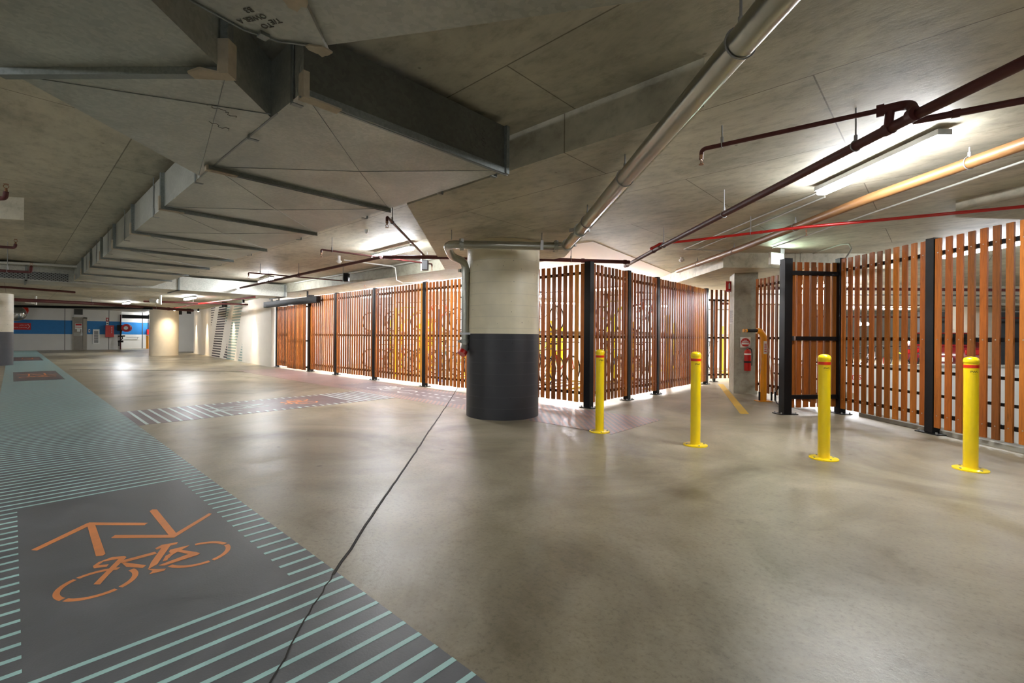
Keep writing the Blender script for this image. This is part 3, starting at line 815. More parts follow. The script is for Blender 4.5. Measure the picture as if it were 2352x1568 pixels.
for i, (x, lb) in enumerate(lx):
    make_post('fence_post', x, FY, 0, 2.47 if i != 1 else 2.5, .1 if i != 1 else .15, lb)
make_post('corner_post', -4.34, FY, 0, 2.47, .12, 'stout black corner post of the timber fence right of the round pillar')
for (x, y, lb) in ((-4.36, 7.975, 'black post next after the corner on the receding fence'), (-4.37, 9.24, 'black post midway down the receding fence'), (-4.40, 12.15, 'black post at the far end of the receding fence')):
    make_post('fence_post', x, y, math.pi / 2, 2.47, .1, lb)
labs = ['timber slat panel between two black posts nearest the sliding door', 'timber slat panel third along from the feature wall', 'timber slat panel left of the post before the pillar', 'timber slat panel running behind the left side of the round pillar', 'timber slat panel between the round pillar and the corner post']
xs = [x for x, _ in lx][1:] + [-4.34]
for a, c, lb in zip(xs, xs[1:], labs): make_panel('timber_fence', (a, FY), (c, FY), lb)
make_panel('timber_fence', (-17.84, FY), (-16.5, FY), 'narrow dark timber panel fixed beside the cream feature wall', z1=2.2, rails=(.24, 1.2, 2.1))
make_panel('sliding_door', (-16.62, FY - .1), (-15.1, FY - .1), 'sliding timber slat door glowing orange under black header', None, z0=.05, z1=2.2, rails=(.14, 1.0, 2.12), inset=.03, brackets=False, pitch=.11)
for o in COL.objects:
    if o.name.startswith('sliding_door') and o.parent is None: o['category'] = 'door'
hd = empty('door_header', (-16.3, FY - .19, 2.3), 0, 'black steel sliding door track box over the timber door', 'door track')
MB().box((-2.2, -.07, -.1), (2.2, .07, .1), bevel=.006).build('track_box', M['black'], hd)
MB().box((.15, -.11, -.13), (.42, -.03, -.095), bevel=.01).build('sensor', M['plastic_white'], hd)
for xx in (-1.6, 1.4): MB().box((xx, -.02, .1), (xx + .05, .02, .6)).build('hanger', M['black'], hd)
for (a, c, lb) in (((-4.34, FY), (-4.36, 7.975), 'first receding timber panel behind the leftmost yellow bollard'), ((-4.36, 7.975), (-4.37, 9.24), 'second receding timber panel past the corner post'), ((-4.37, 9.24), (-4.40, 12.15), 'long last receding timber panel with closely seen slats')):
    make_panel('timber_fence', a, c, lb)
pa, pb = W(4.86, 12.35), W(6.2, 12.75)
make_panel('timber_fence', pa, pb, 'small timber panel across the passage left of the square column', brackets=False, pitch=.155, z0=.1, z1=2.5, rails=(.2, 1.2, 2.22))
mp = W(5.52, 12.6)
make_post('fence_post', mp[0], mp[1], dir_ang(pa, pb), 2.2, .06, 'slim black post behind the small passage panel', plate=(.2, .12))
# right hand fence
RP = [W(5.28, 7.42), W(5.38, 5.9), W(5.47, 4.38)]
rlab = ['black hinge post between the slatted gate and the right fence', 'tall black post of the right fence with bright reflection', 'black post ending the right fence beyond the frame']
for p, lb in zip(RP, rlab): make_post('fence_post', p[0], p[1], dir_ang(RP[0], RP[1]), 2.49, .11, lb, plate=(.3, .18))
make_panel('timber_fence', RP[0], RP[1], 'right timber panel between gate and tall black post', pitch=.136, sw=.076, z1=2.47, inset=.06)
make_panel('timber_fence', RP[1], RP[2], 'nearest right timber panel behind the rightmost yellow bollard', pitch=.136, sw=.076, z1=2.47, inset=.06)
GP = W(4.34, 7.32)
make_post('gate_post', GP[0], GP[1], dir_ang(GP, RP[0]), 2.46, .13, 'free standing black gate post left of the slatted gate', plate=(.3, .2))
gt = make_panel('gate', W(4.43, 7.33), W(5.24, 7.42), 'slatted timber gate with three black rails in front', None, pitch=.132, sw=.082, z0=.1, z1=2.42, rails=(.27, 1.2, 2.24), rail_front=True, inset=.0, brackets=True, railh=.065)
gt['category'] = 'gate'
make_panel('timber_fence', W(5.2, 9.8), W(5.3, 7.55), 'timber panel seen end on between column and gate', pitch=.136, inset=.02)
MB().box((-.01, -.08, -.035), (.02, .02, .035)).build('latch', M['steel'], gt, loc=None).location = (.0, 0, 1.2)

# barrier behind the right fence
bar = empty('barrier_rail', (*W(5.86, 5), 0), 0, 'black tubular barrier rails behind the right timber fence', 'railing')
bo = Vector((*W(5.86, 5), 0))
for z in (.42, .74): under(MB().cyl(W(5.86, 10.4, z), W(5.95, 2.5, z), .022, n=10).build('rail', M['black'], bar), bo)
for y in (3, 6.6, 10): under(MB().cyl(W(5.9, y, -.05), W(5.9, y, .78), .022, n=10).build('post', M['black'], bar), bo)
under(MB().box((0, 0, 0), (.001, .001, .001)).build('foot', M['black'], bar), bo) if False else None

# ------------------------------------------------------------------ bollards
def make_bollard(x, y, label):
    r = empty('bollard', (x, y, 0), 0, label, 'bollard', 'yellow steel bollards in a row')
    R = .053
    MB().cyl((0, 0, .012), (0, 0, .985), R, n=48).build('tube', M['yellow'], r, smooth=True)
    MB().lathe([(R + .002, .985), (R + .004, .99), (R + .004, 1.012), (R * .92, 1.03), (R * .6, 1.04), (0, 1.044)], n=48).build('cap', M['yellow'], r, smooth=True)
    MB().cyl((0, 0, .94), (0, 0, .968), R + .0012, n=48).build('reflective_band', M['redband'], r, smooth=True)
    MB().lathe([(.128, 0), (.128, .01), (.124, .012), (R + .004, .012), (R + .001, .018), (R, .022)], n=56).build('base_plate', M['yellow'], r, smooth=True)
    for k in range(4):
        t = math.pi / 4 + k * math.pi / 2
        MB().cyl((.098 * math.cos(t), .098 * math.sin(t), .012), (.098 * math.cos(t), .098 * math.sin(t), .021), .009, n=8).build('anchor_bolt', M['bolt'], r)
    # label turned a little right of the viewer
    a = math.atan2(-y, -x) + math.radians(22)
    for body, z, s, m in (('PWS', .905, .026, 'ink'), ('- -- -- -', .886, .012, 'ink')):
        me = text_mesh(body, s, extrude=.0005)
        for v in me.vertices:
            aa = a + v.co.x / R; rr = R + .0008 + v.co.z
            v.co = (rr * math.cos(aa), rr * math.sin(aa), z + v.co.y)
        me.materials.clear(); me.materials.append(M[m])
        t = bpy.data.objects.new('lettering', me); COL.objects.link(t); t.parent = r
    return r
for (px, py, lb) in ((1377, 991, 'yellow bollard in front of the fence corner, first from the round pillar'), (1597, 1022, 'yellow bollard in front of the passage, second from the round pillar'), (1892, 1053, 'yellow bollard in front of the slatted gate, third from the round pillar'), (2229, 1078, 'nearest yellow bollard in front of the right timber fence')):
    g = P(px, py); make_bollard(g[0], g[1], lb)

# ------------------------------------------------------------------ pipes
def ceil_at(x, y):
    return 2.9
def rod(b, x, y, z0, z1, r=.006): b.cyl((x, y, z0), (x, y, z1), r, n=6)
def sprinkler(parent, p, up=False):
    s = 1 if up else -1
    b = MB(); x, y, z = p
    b.cyl((x, y, z), (x, y, z + s * .035), .014, .009, n=10)
    b.torus((x, y, z + s * .055), (1, 0, 0), .018, .003, n=14, m=5)
    b.cyl((x, y, z + s * .074), (x, y, z + s * .079), .02, n=12)
    b.build('sprinkler_head', M['copper'], parent)
def run(name, pts, r, mat, label, cat='pipe', group=None, bend=None, hang=(), ztop=2.9, heads=(), collars=(), n=16, ext=0):
    root = empty(name, (0, 0, 0), 0, label, cat, group)
    pts = [Vector(p) for p in pts]
    if ext: MB().tube([pts[0] + (pts[0] - pts[1]).normalized() * ext, pts[0]], r, n=n).build('pipe_run', mat, root, smooth=True)
    MB().tube(pts, r, n=n, bend=bend).build('pipe_run', mat, root, smooth=True)
    seg = [(b - a).length for a, b in zip(pts, pts[1:])]
    def at(t):
        d = t * sum(seg)
        for a, b, l in zip(pts, pts[1:], seg):
            if d <= l: return a + (b - a) * (d / l), (b - a).normalized()
            d -= l
        return pts[-1], (pts[-1] - pts[-2]).normalized()
    for h in hang:
        t, zt = h if isinstance(h, tuple) else (h, ztop)
        p, d = at(t); b = MB()
        rod(b, p.x, p.y, p.z + r + .03, zt)
        b.torus(p, d, r + .005, .004, n=22, m=6)
        b.cyl(p + Vector((0, 0, r)), p + Vector((0, 0, r + .045)), .012, n=8)
        b.build('hanger', M['housing'], root)
    for c in collars:
        p, d = at(c); k = r * .55 + .008
        MB().cyl(p - d * k, p + d * k, r * 1.22, n=20).build('coupling', mat, root, smooth=True)
    for p, up in heads: sprinkler(root, p, up)
    return root
# big galvanised pipe: from over the viewer, elbow, across the pillar, down its left side
zb = 2.42
e1 = Vector(PZ(1300, 566, zb)); e2 = Vector(PZ(1026, 561, zb))
near = Vector(PZ(1786, 0, zb)); dirn = (near - e1).normalized()
far_end = e1 + dirn * ((near - e1).length + 2.2)
wx = W(-.92, 6.9); 
e3 = Vector((*W(-.86, 6.75), 2.33)); e2b = Vector((e2.x, e2.y, zb))
dn = Vector((*W(-.715, 6.95), 2.25))
root = run('galvanised_pipe', [far_end, e1], .062, M['zincpipe'], 'thick shiny galvanised pipe running overhead from the round pillar', hang=(.36, .60, .80), n=32)
for t in (.86, .985):
    p = far_end + (e1 - far_end) * t; d = (e1 - far_end).normalized()
    MB().cyl(p - d * .035, p + d * .035, .078, n=28).build('coupling', M['galv'], root, smooth=True)
    b = MB(); sd = d.cross(Vector((0, 0, 1)))
    for s in (-1, 1): b.box((-.03, -.018, -.02), (.03, .018, .02), Matrix.Translation(p + sd * s * .088)); b.cyl(p + sd * s * .09 - d * .03, p + sd * s * .09 + d * .04, .007, n=8)
    b.build('coupling_bolt', M['bolt'], root)
cross = empty('drain_pipe', (0, 0, 0), 0, 'galvanised pipe crossing the round pillar and dropping down its left side', 'pipe')
pth = [e1 + (e1 - e2).normalized() * -.04, e2, Vector((*W(-.875, 6.62), 2.33)), Vector((*W(-.70, 6.86), 2.3)), Vector((*W(-.70, 6.9), 1.04))]
MB().tube(pth, .056, n=24, bend=.13, seg=8).build('pipe_run', M['zincpipe'], cross, smooth=True)
def clamp(root, p, d, R=.07):
    b = MB(); d = Vector(d).normalized(); p = Vector(p); b.cyl(p - d * .028, p + d * .028, R, n=24); sd = d.orthogonal().normalized()
    for s in (-1, 1): b.box((-.02, -.02, -.02), (.02, .02, .02), Matrix.Translation(p + sd * s * (R + .01)))
    b.build('coupling', M['galv'], root)
dx = (e2 - e1).normalized()
clamp(cross, e1 + dx * .14, dx); clamp(cross, e2 - dx * .2, dx); clamp(cross, (*W(-.70, 6.88), 2.17), (0, 0, 1)); clamp(cross, (*W(-.70, 6.9), 1.12), (0, 0, 1), .066)
hp = e1 + dx * .33
MB().box((-.02, -.006, -.065), (.02, .006, .065), Matrix.Translation(hp + Vector((0, 0, 0))) @ Matrix.Rotation(YAW, 4, 'Z') @ Matrix.Translation((0, -.062, 0))).build('bracket', M['steel'], cross)
b = MB(); rod(b, hp.x, hp.y, zb + .05, 2.6); rod(b, e2.x + .1, e2.y, zb + .05, 2.6); b.build('hanger', M['bolt'], cross)
b = MB(); b.cyl(W(-.70, 6.9, 1.05), W(-.72, 6.86, .965), .06, n=24); b.build('end_cap', M['steel'], cross, smooth=True)
b = MB(); b.cyl(W(-.72, 6.86, .975), W(-.745, 6.83, .93), .066, n=24); b.build('red_stopper', M['red'], cross, smooth=True)
b = MB(); b.box((-.075, -.004, -.015), (.16, .004, .015), Matrix.Translation(W(-.70, 6.83, 1.235)) @ Matrix.Rotation(YAW, 4, 'Z')); b.build('bracket', M['steel'], cross)

RP_ = M['pipe_red']
zm = 2.62
main = run('sprinkler_main', [PZ(2440, 100, zm), PZ(2103, 264, zm), PZ(1500, 576, zm), PZ(1436, 611, zm)], .034, RP_, 'thick red brown sprinkler main running diagonally under the right ceiling', hang=(.17, .44, .70), collars=(.13, .76, .98), n=20, ext=4)
# crown fitting above the main where the branches leave
zc = 2.745
p0 = Vector(PZ(2075, 278, zm)); top = Vector((p0.x, p0.y, zc))
brn = run('sprinkler_branch', [PZ(1611, 366, zc - .06), PZ(1611, 343, zc), PZ(2010, 256, zc), PZ(2042, 248, zc)], .017, RP_, 'thin red sprinkler branch with a pendent head left of the main fitting', bend=.04, hang=(.19,), collars=(.97,), heads=())
sprinkler(brn, PZ(1611, 356, zc - .06))
ft = empty('pipe_fitting', (0, 0, 0), 0, 'bulky red brown tee and elbow fitting on the sprinkler main', 'pipe fitting')
b = MB(); A = Vector(PZ(2018, 255, zc)); B_ = Vector(PZ(2090, 238, zc)); C_ = Vector(PZ(2103, 262, zm))
b.tube([A, B_, C_], .031, n=20, bend=.06); b.tube([Vector(PZ(2045, 249, zc)), Vector(PZ(2040, 293, zm))], .026, n=18)
for p, q, r_ in ((A, B_, .04), (Vector(PZ(2100, 262, zm)), Vector(PZ(2080, 274, zm)), .044)):
    d = (q - p).normalized(); b.cyl(p - d * .012, p + d * .03, r_, n=20)
b.build('fitting_body', RP_, ft, smooth=True)
run('sprinkler_branch', [PZ(2098, 278, 2.66), PZ(2140, 271, 2.66), PZ(2470, 208, 2.66), PZ(3600, -7, 2.66)], .022, RP_, 'red brown branch pipe leaving the main fitting toward the right edge', collars=(.1,))
run('sprinkler_pipe', [PZ(1497, 570, 2.62), PZ(1515, 560, 2.66), PZ(1640, 546, 2.66), PZ(1830, 523, 2.66), PZ(2440, 466, 2.66)], .019, M['red'], 'bright red sprinkler pipe above the right timber fence', hang=(.33,), collars=(.0, .36), heads=((PZ(1852, 527, 2.63), False),))
hb = run('sprinkler_pipe', [PZ(1446, 602, 2.6), PZ(1240, 595, 2.6), PZ(985, 590, 2.6), PZ(880, 590, 2.6)], .034, RP_, 'thick red brown pipe passing level behind the round pillar', hang=((.25, 2.9),), collars=(.02, .5, .2), n=18)
run('sprinkler_pipe', [PZ(552, 661, 2.62), PZ(700, 628, 2.62), PZ(875, 590, 2.62)], .03, RP_, 'red brown pipe descending to the left above the timber fence', hang=(.3, .55), collars=(.55,))
for (a, c, hd_, lb) in (((738, 573), (992, 606), True, 'thin sprinkler arm crossing below the bright ceiling lamp'), ((571, 626), (838, 649), True, 'thin sprinkler arm crossing above the sliding door'), ((460, 657), (690, 672), True, 'thin bright red sprinkler arm along the far cross duct')):
    z = 2.66; A, B_ = Vector(PZ(*a, z)), Vector(PZ(*c, z)); d = (B_ - A).normalized()
    r_ = run('sprinkler_line', [A + Vector((0, 0, -.05)), A, B_, B_ + Vector((0, 0, -.05))], .016, M['red'] if 'bright red' in lb else RP_, lb, bend=.03, hang=(.1, .93))
    for q in (A, B_): sprinkler(r_, (q.x, q.y, z - .05))
da = run('sprinkler_line', [PZ(889, 512, 2.56), PZ(889, 498, 2.62), PZ(978, 590, 2.62)], .017, RP_, 'foreshortened sprinkler arm pointing at the viewer left of the pillar', bend=.03, hang=(.12,))
sprinkler(da, PZ(889, 508, 2.56))
# left edge pipes
la = run('sprinkler_line', [PZ(-60, 458, 2.5), PZ(12, 455, 2.5), PZ(14, 440, 2.56)], .02, RP_, 'red sprinkler elbow poking in at the upper left edge', bend=.03); sprinkler(la, PZ(14, 441, 2.56), True)
lb_ = run('sprinkler_line', [PZ(-60, 562, 2.5), PZ(34, 569, 2.5), PZ(36, 560, 2.56)], .02, RP_, 'second red sprinkler elbow at the left edge below the capital', bend=.03); sprinkler(lb_, PZ(36, 561, 2.56), True)
lc = run('sprinkler_line', [PZ(-80, 617, 2.35), PZ(70, 625, 2.35), PZ(72, 612, 2.45)], .024, RP_, 'red sprinkler pipe before the perforated cross duct', bend=.03, hang=(.55,)); sprinkler(lc, PZ(72, 613, 2.45), True)
run('far_pipe', [PZ(-60, 656, 2.4), PZ(25, 660, 2.4), PZ(172, 671, 2.4)], .03, RP_, 'dark red pipe under the far concrete band')
run('far_pipe', [PZ(33, 688, 2.35), PZ(200, 696, 2.35), PZ(443, 713, 2.35)], .06, RP_, 'long dark red pipe in front of the blue banded wall', hang=(.3, .7), collars=(.5, .8))
run('far_pipe', [PZ(33, 703, 2.3), PZ(230, 706, 2.3), PZ(350, 708, 2.3)], .05, M['black'], 'dark cable run above the far white wall')
run('far_pipe', [PZ(330, 692, 2.45), PZ(600, 700, 2.45)], .035, RP_, 'dark red pipe over the feature wall lamps', hang=(.4,))
run('far_pipe', [PZ(398, 708, 2.42), PZ(452, 698, 2.42), PZ(585, 682, 2.42)], .03, M['red'], 'red pipe slanting up over the feature wall', collars=(.25,))
run('conduit', [PZ(-60, 600, 2.8), PZ(120, 608, 2.8), PZ(178, 612, 2.8)], .03, M['conduit'], 'pale conduit at the left above the perforated duct', cat='conduit')
# tan pipe and conduits right
run('tan_pipe', [PZ(2480, 285, 2.76), PZ(2000, 454, 2.76), PZ(1700, 571, 2.76), PZ(1557, 622, 2.76)], .052, M['tan'], 'tan plastic drain pipe clamped to the right ceiling', ext=4, hang=((.1, 2.9), (.42, 2.9), (.66, 2.9), (.86, 2.9)), n=24)
run('conduit', [PZ(2440, 340, 2.86), PZ(2000, 490, 2.86), PZ(1775, 568, 2.86)], .012, M['conduit'], 'grey conduit alongside the tan pipe', ext=4, cat='conduit')
run('conduit', [PZ(1885, 440, 2.88), PZ(1735, 502, 2.88), PZ(1571, 572, 2.88), PZ(1700, 578, 2.88)], .011, M['conduit'], 'thin conduit running on from the near ceiling lamp', cat='conduit')
run('conduit', [PZ(1895, 452, 2.88), PZ(1760, 508, 2.88), PZ(1600, 573, 2.88)], .011, M['conduit'], 'second thin conduit beside the near ceiling lamp conduit', cat='conduit')
run('conduit', [PZ(1868, 582, 2.88), PZ(1930, 562, 2.88), PZ(1950, 560, 2.86), PD(1956, 572, 7.35), PD(1940, 597, 7.38)], .013, M['conduit'], 'flexible grey conduit looping down to the gate hinge post', cat='conduit', bend=.08)
run('conduit', [PZ(790, 597, 2.88), PD(900, 611, 10.7), PD(908, 615, 10.65), PD(911, 643, 10.65), PD(926, 650, 10.9), PD(965, 648, 10.3), PD(985, 643, 10.0)], .014, M['plastic_white'], 'white conduit stepping down the pale beam', cat='conduit')
run('conduit', [(-15.2, 6.15, 2.86), (-11, 6.15, 2.86), (-7.9, 6.15, 2.86)], .018, M['conduit'], 'pale conduit along the foot of the ceiling above the beam', cat='conduit')
run('cable', [PZ(1803, 936, .05), PZ(1783, 925, .01), PZ(1779, 905, .12), PZ(1790, 888, .3), PZ(1800, 880, .45)], .009, M['rubber'], 'black cable looping from the free standing gate post', cat='cable', bend=.12)

# ------------------------------------------------------------------ fluorescent fittings
def make_light(x, y, z, ang, label, mat='tube', Ln=1.45, rods=True, group='fluorescent ceiling lamps', zt=2.9):
    r = empty('ceiling_light', (x, y, z), ang, label, 'ceiling lamp', group)
    MB().box((-Ln / 2, -.06, -.004), (Ln / 2, .06, .045), bevel=.006).build('housing', M['housing'], r)
    b = MB(); b.box((-Ln / 2 + .02, -.052, -.055), (Ln / 2 - .02, .052, -.002), bevel=.02); b.build('diffuser', M[mat], r)
    if zt - z - .045 > .01:
        for s in (-.5, .5): MB().cyl((s * Ln * .8, 0, .045), (s * Ln * .8, 0, zt - z), .006, n=6).build('hanger', M['bolt'], r)
    return r
def light_px(a, b, z, label, **k):
    A, B = P(*a, z), P(*b, z); return make_light((A[0] + B[0]) / 2, (A[1] + B[1]) / 2, z, dir_ang(A, B), label, **k)
light_px((1880, 440), (2175, 306), 2.83, 'long fluorescent lamp on the ceiling above the right bollards')
light_px((857, 588), (948, 566), 2.8, 'fluorescent lamp on the ceiling left of the round pillar')
light_px((590, 649), (633, 634), 2.8, 'fluorescent lamp above the cross duct near the sliding door')
lx3 = MB()
for (x, y, z, a, lb) in ((-21.0, 4.6, 2.57, 0, 'fluorescent lamp hidden past the cross duct'), (-27.0, 3.5, 2.57, 0, 'fluorescent lamp before the far pillar'), (-36, 4.5, 2.83, 0, 'added fill lamp near the far wall'),  # the far wall lamp is added to brighten that wall
                         (-5.5, -4.5, 2.83, 0, 'added fill lamp left of the long duct'), (-12.5, -4.5, 2.83, 0, 'added fill lamp further left of the long duct'), (-21.5, -5, 2.57, 0, 'added fill lamp over the left column'), (-36, -4, 2.83, 0, 'added fill lamp by the lift sign'),  # unseen left-hand row, added as general fill
                         (-.8, -4.5, 2.83, 0, 'added fill lamp behind the viewer'), (5, -4, 2.83, 0, 'added fill lamp behind the viewer to the right'), (9, -2, 2.83, 0, 'added fill lamp at the rear'), (-3, -10, 2.83, 0, 'added fill lamp at the side rear'),  # unseen lamps added behind the camera to fill floor and ducts
                         (-40, 10, 2.83, 0, 'added fill lamp in the far recess'), (-46.2, 8, 2.83, 1.57, 'added fill lamp against the recessed wall')):  # both added to brighten the far wall and recess
    make_light(x, y, z, a, lb, zt=2.62 if z < 2.6 else 2.9)
lx3.bm.free()
# bicycle store
k = 0
for (a, b_, z, lb) in (((862, 702), (924, 708), 2.5, 'lower left row lamp inside the bicycle store'), ((832, 681), (893, 678), 2.6, 'upper left row lamp inside the bicycle store'), ((992, 664), (1030, 664), 2.6, 'store lamp seen left of the round pillar'),
                       ((1366, 664), (1424, 660), 2.66, 'store lamp seen over the receding fence'), ((1457, 702), (1532, 701), 2.5, 'deep store lamp seen through the receding fence'), ((1262, 694), (1300, 695), 2.5, 'deep store lamp seen beside the round pillar')):
    light_px(a, b_, z, lb, mat='tube_bike', group='fluorescent lamps inside the bicycle store')
for (x, y, lb) in ((-14.6, 9.0, 'store lamp behind the sliding door'), (-8.0, 8.6, 'store lamp behind the pillar'), (-12, 14, 'store lamp at the middle')):
    make_light(x, y, 2.8, 0, lb, mat='tube_bike', group='fluorescent lamps inside the bicycle store')
make_light(-2.6, 16.5, 2.8, 0, 'passage lamp behind the square column', mat='tube_bike')
# beyond the right fence
q = W(8.35, 8.25); make_light(q[0], q[1], 2.82, YAW + math.pi / 2, 'lamp seen as bright dots through the right fence', group='lamps beyond the right fence')
q = W(8.9, 13.7); make_light(q[0], q[1], 2.8, YAW, 'lamp seen as stars through the slatted gate', group='lamps beyond the right fence')
for (x, y) in ((15, 9), (14, 18.5), (22, 17.5), (8.5, 3.5), (20, 24)):  # unseen lamps added to light the ramp area and parapet
    q = W(x, y); make_light(q[0], q[1], 2.8, YAW, 'added fill lamp over the ramp beyond the right fence', group='lamps beyond the right fence')
# spot fittings on the feature wall and far pillar
def spot(name, x, y, z, tx, ty, tz, power, label, size=30):
    r = empty(name, (x, y, z), 0, label, 'spot lamp', 'black spot lamps over the feature wall')
    MB().cyl((0, 0, -.07), (0, 0, .07), .045, n=16).build('lamp_body', M['black'], r)
    MB().cyl((0, 0, .07), (0, 0, 2.62 - z), .008, n=8).build('stem', M['black'], r)
    MB().cyl((0, 0, -.074), (0, 0, -.07), .035, n=16).build('lens', M['spot'], r)
    l = bpy.data.lights.new('spot_beam', 'SPOT'); l.energy = power; l.color = (1, .83, .6); l.spot_size = math.radians(size); l.spot_blend = 1; l.shadow_soft_size = .03
    o = bpy.data.objects.new('spot_beam', l); COL.objects.link(o); o.parent = r
    o.location = (0, 0, -.09)
    o.rotation_euler = (Vector((tx, ty, tz)) - Vector((x, y, z))).to_track_quat('-Z', 'Y').to_euler()
Mi = MT.inverted()
for px, lb in ((451, 'spot lamp over the left end of the feature wall'), (476, 'second spot lamp over the feature wall'), (537, 'spot lamp above the sage ladder stripes'), (585.5, 'spot lamp over the bare right part of the feature wall')):
    u, _ = onmural(px, 760)
    y = (.42 if MS > 0 else -.64); p = MT @ Vector((u, y, 2.5)); t = MT @ Vector((u, .0 if MS > 0 else -.22, .9))
    spot('spot_lamp', p.x, p.y, p.z, t.x, t.y, t.z, 75, lb, 40)
p = W(-18.0, 24.6); c_ = W(-18.9, 25.2); spot('spot_lamp', p[0], p[1], 2.5, c_[0], c_[1], 1.2, 30, 'spot lamp lighting the cream round column', 70)

# ------------------------------------------------------------------ things by the square column and gate
def facing(x, y, z, ang):      # matrix of a board whose local +x is right, +z up, -y towards the viewer, turned by ang
    return Matrix.Translation((x, y, z)) @ Matrix.Rotation(ang, 4, 'Z')
def board(name, px, py, d, w_, h_, mat, label, cat, turn=0.0, t=.006):
    g = PD(px, py, d)
    r = empty(name, g, YAW + turn, label, cat)
    MB().box((-w_ / 2, -t / 2, -h_ / 2), (w_ / 2, t / 2, h_ / 2), bevel=.001).build('board', mat, r)
    return r
def btext(r, body, s, x, z, mat, y=-.0045): 
    t = text('lettering', body, s, (x, y, z), math.pi / 2, 0, mat, r); return t
def bbox(r, name, x0, z0, x1, z1, mat, y=-.0042):
    return MB().box((x0, y, z0), (x1, y + .0016, z1)).build(name, mat, r)
CT = -math.atan2(.12, .45)
s = board('extinguisher_sign', 1675, 658, 10.42, .165, .25, M['sign_red'], 'red sign with white fire extinguisher on the column corner', 'sign', .15)
bbox(s, 'symbol', -.02, -.05, .02, .06, M['sign_white']); bbox(s, 'symbol', -.012, .06, .012, .085, M['sign_white'])
b = MB(); 
for a in ((-.08, -.122, .08, -.117), (-.08, .117, .08, .122)): b.box((a[0], -.0042, a[1]), (a[2], -.0028, a[3]))
b.build('border', M['sign_white'], s); bbox(s, 'caption_line', -.055, -.104, .055, -.096, M['sign_white'])
s = board('notice', 1681, 728, 10.18, .13, .31, M['sign_white'], 'white paper notice on the left face of the square column', 'notice', 1.35)
s.rotation_euler = (0, 0, YAW + math.radians(-72)); 
b = MB()
for i in range(14): b.box((-.05, -.0042, .12 - i * .018), (.05 - (i % 3) * .015, -.003, .124 - i * .018))
b.build('printed_lines', M['ink'], s)
g = PD(1712, 785, 9.86)
s = board('round_sign', 1712, 786, 9.835, .2, .22, M['sign_white'], 'white sign with red disc above the fire extinguisher', 'sign', CT)
MB().cyl((0, -.0028, 0), (0, -.0045, 0), .09, n=40).build('red_disc', M['sign_red'], s)
MB().box((-.075, -.0052, -.045), (.075, -.0044, -.002)).build('white_panel', M['sign_white'], s)
bbox(s, 'caption_line', -.03, .042, .03, .054, M['sign_white'], -.0056); bbox(s, 'caption_line', -.06, .014, .06, .028, M['sign_white'], -.0056)
g = PD(1717, 822, 9.79)
fe = empty('fire_extinguisher', (g[0], g[1], 0), YAW + CT, 'red fire extinguisher hung on the square concrete column', 'fire extinguisher')
zc_ = g[2]
MB().lathe([(0, zc_ - .27), (.06, zc_ - .27), (.066, zc_ - .26), (.066, zc_ + .12), (.055, zc_ + .16), (.025, zc_ + .18), (.02, zc_ + .2), (0, zc_ + .2)], n=32).build('cylinder', M['red'], fe, smooth=True)
MB().cyl((0, 0, zc_ + .07), (0, 0, zc_ + .1), .067, n=32).build('label_band', M['sign_white'], fe, smooth=True)
MB().cyl((0, 0, zc_ - .1), (0, 0, zc_ - .06), .067, n=32).build('label_band', M['ink'], fe, smooth=True)
b = MB(); b.box((-.012, -.012, zc_ + .19), (.012, .012, zc_ + .24)); b.box((-.01, -.07, zc_ + .225), (.01, .05, zc_ + .235)); b.box((-.06, -.01, zc_ + .24), (.03, .01, zc_ + .25)); b.build('valve_handle', M['steel'], fe)
MB().tube([(.01, 0, zc_ + .21), (.075, -.01, zc_ + .19), (.085, -.02, zc_ + .05), (.078, -.02, zc_ - .16)], .009, n=8, bend=.05).build('hose', M['rubber'], fe, smooth=True)
MB().box((-.03, .05, zc_ - .1), (.03, .1, zc_ + .12)).build('wall_bracket', M['steel'], fe)
# curved amber repair stand
g = P(1753, 921)
rs = empty('repair_stand', (g[0], g[1], 0), YAW, 'curved amber bicycle repair stand with black padded arm', 'repair stand')
MB().tube([(0, 0, 0), (0, 0, 1.24), (-.06, 0, 1.33), (-.13, 0, 1.34)], .055, n=20, bend=.16, seg=10).build('upright', M['amber'], rs, smooth=True)
MB().cyl((-.12, 0, 1.34), (-.32, -.01, 1.34), .032, n=16).build('padded_arm', M['rubber'], rs, smooth=True)
for k, xx in enumerate((-.33, -.385)): MB().cyl((xx, -.02, 1.34), (xx - .018, -.02, 1.34), .033, n=16).build('end_knob', M['amber'], rs, smooth=True)
MB().cyl((-.3, -.02, 1.34), (-.4, -.02, 1.34), .012, n=8).build('arm_rod', M['steel'], rs)
MB().box((-.13, -.1, 0), (.13, .1, .012), bevel=.004).build('base_plate', M['amber'], rs)
MB().box((-.03, -.062, .9), (.03, -.054, 1.14)).build('instruction_plate', M['sign_white'], rs)
b = MB()
for i in range(5): b.box((-.02, -.0635, .94 + i * .035), (.02, -.062, .955 + i * .035))
b.build('printed_lines', M['sign_red'], rs)
for k, (x0, x1) in enumerate(((.05, .13), (.06, .2), (-.05, -.1))):
    MB().tube([(x0, 0, 1.1), ((x0 + x1) / 2 + .02, -.02, .7), (x1, -.03, .35), (x1 + .01, -.03, .16)], .004, n=6, bend=.2).build('tool_cable', M['steel'], rs, smooth=True)
    MB().cyl((x1 + .01, -.03, .18), (x1 + .012, -.03, .02), .017, n=10).build('hand_tool', M['rubber'], rs)
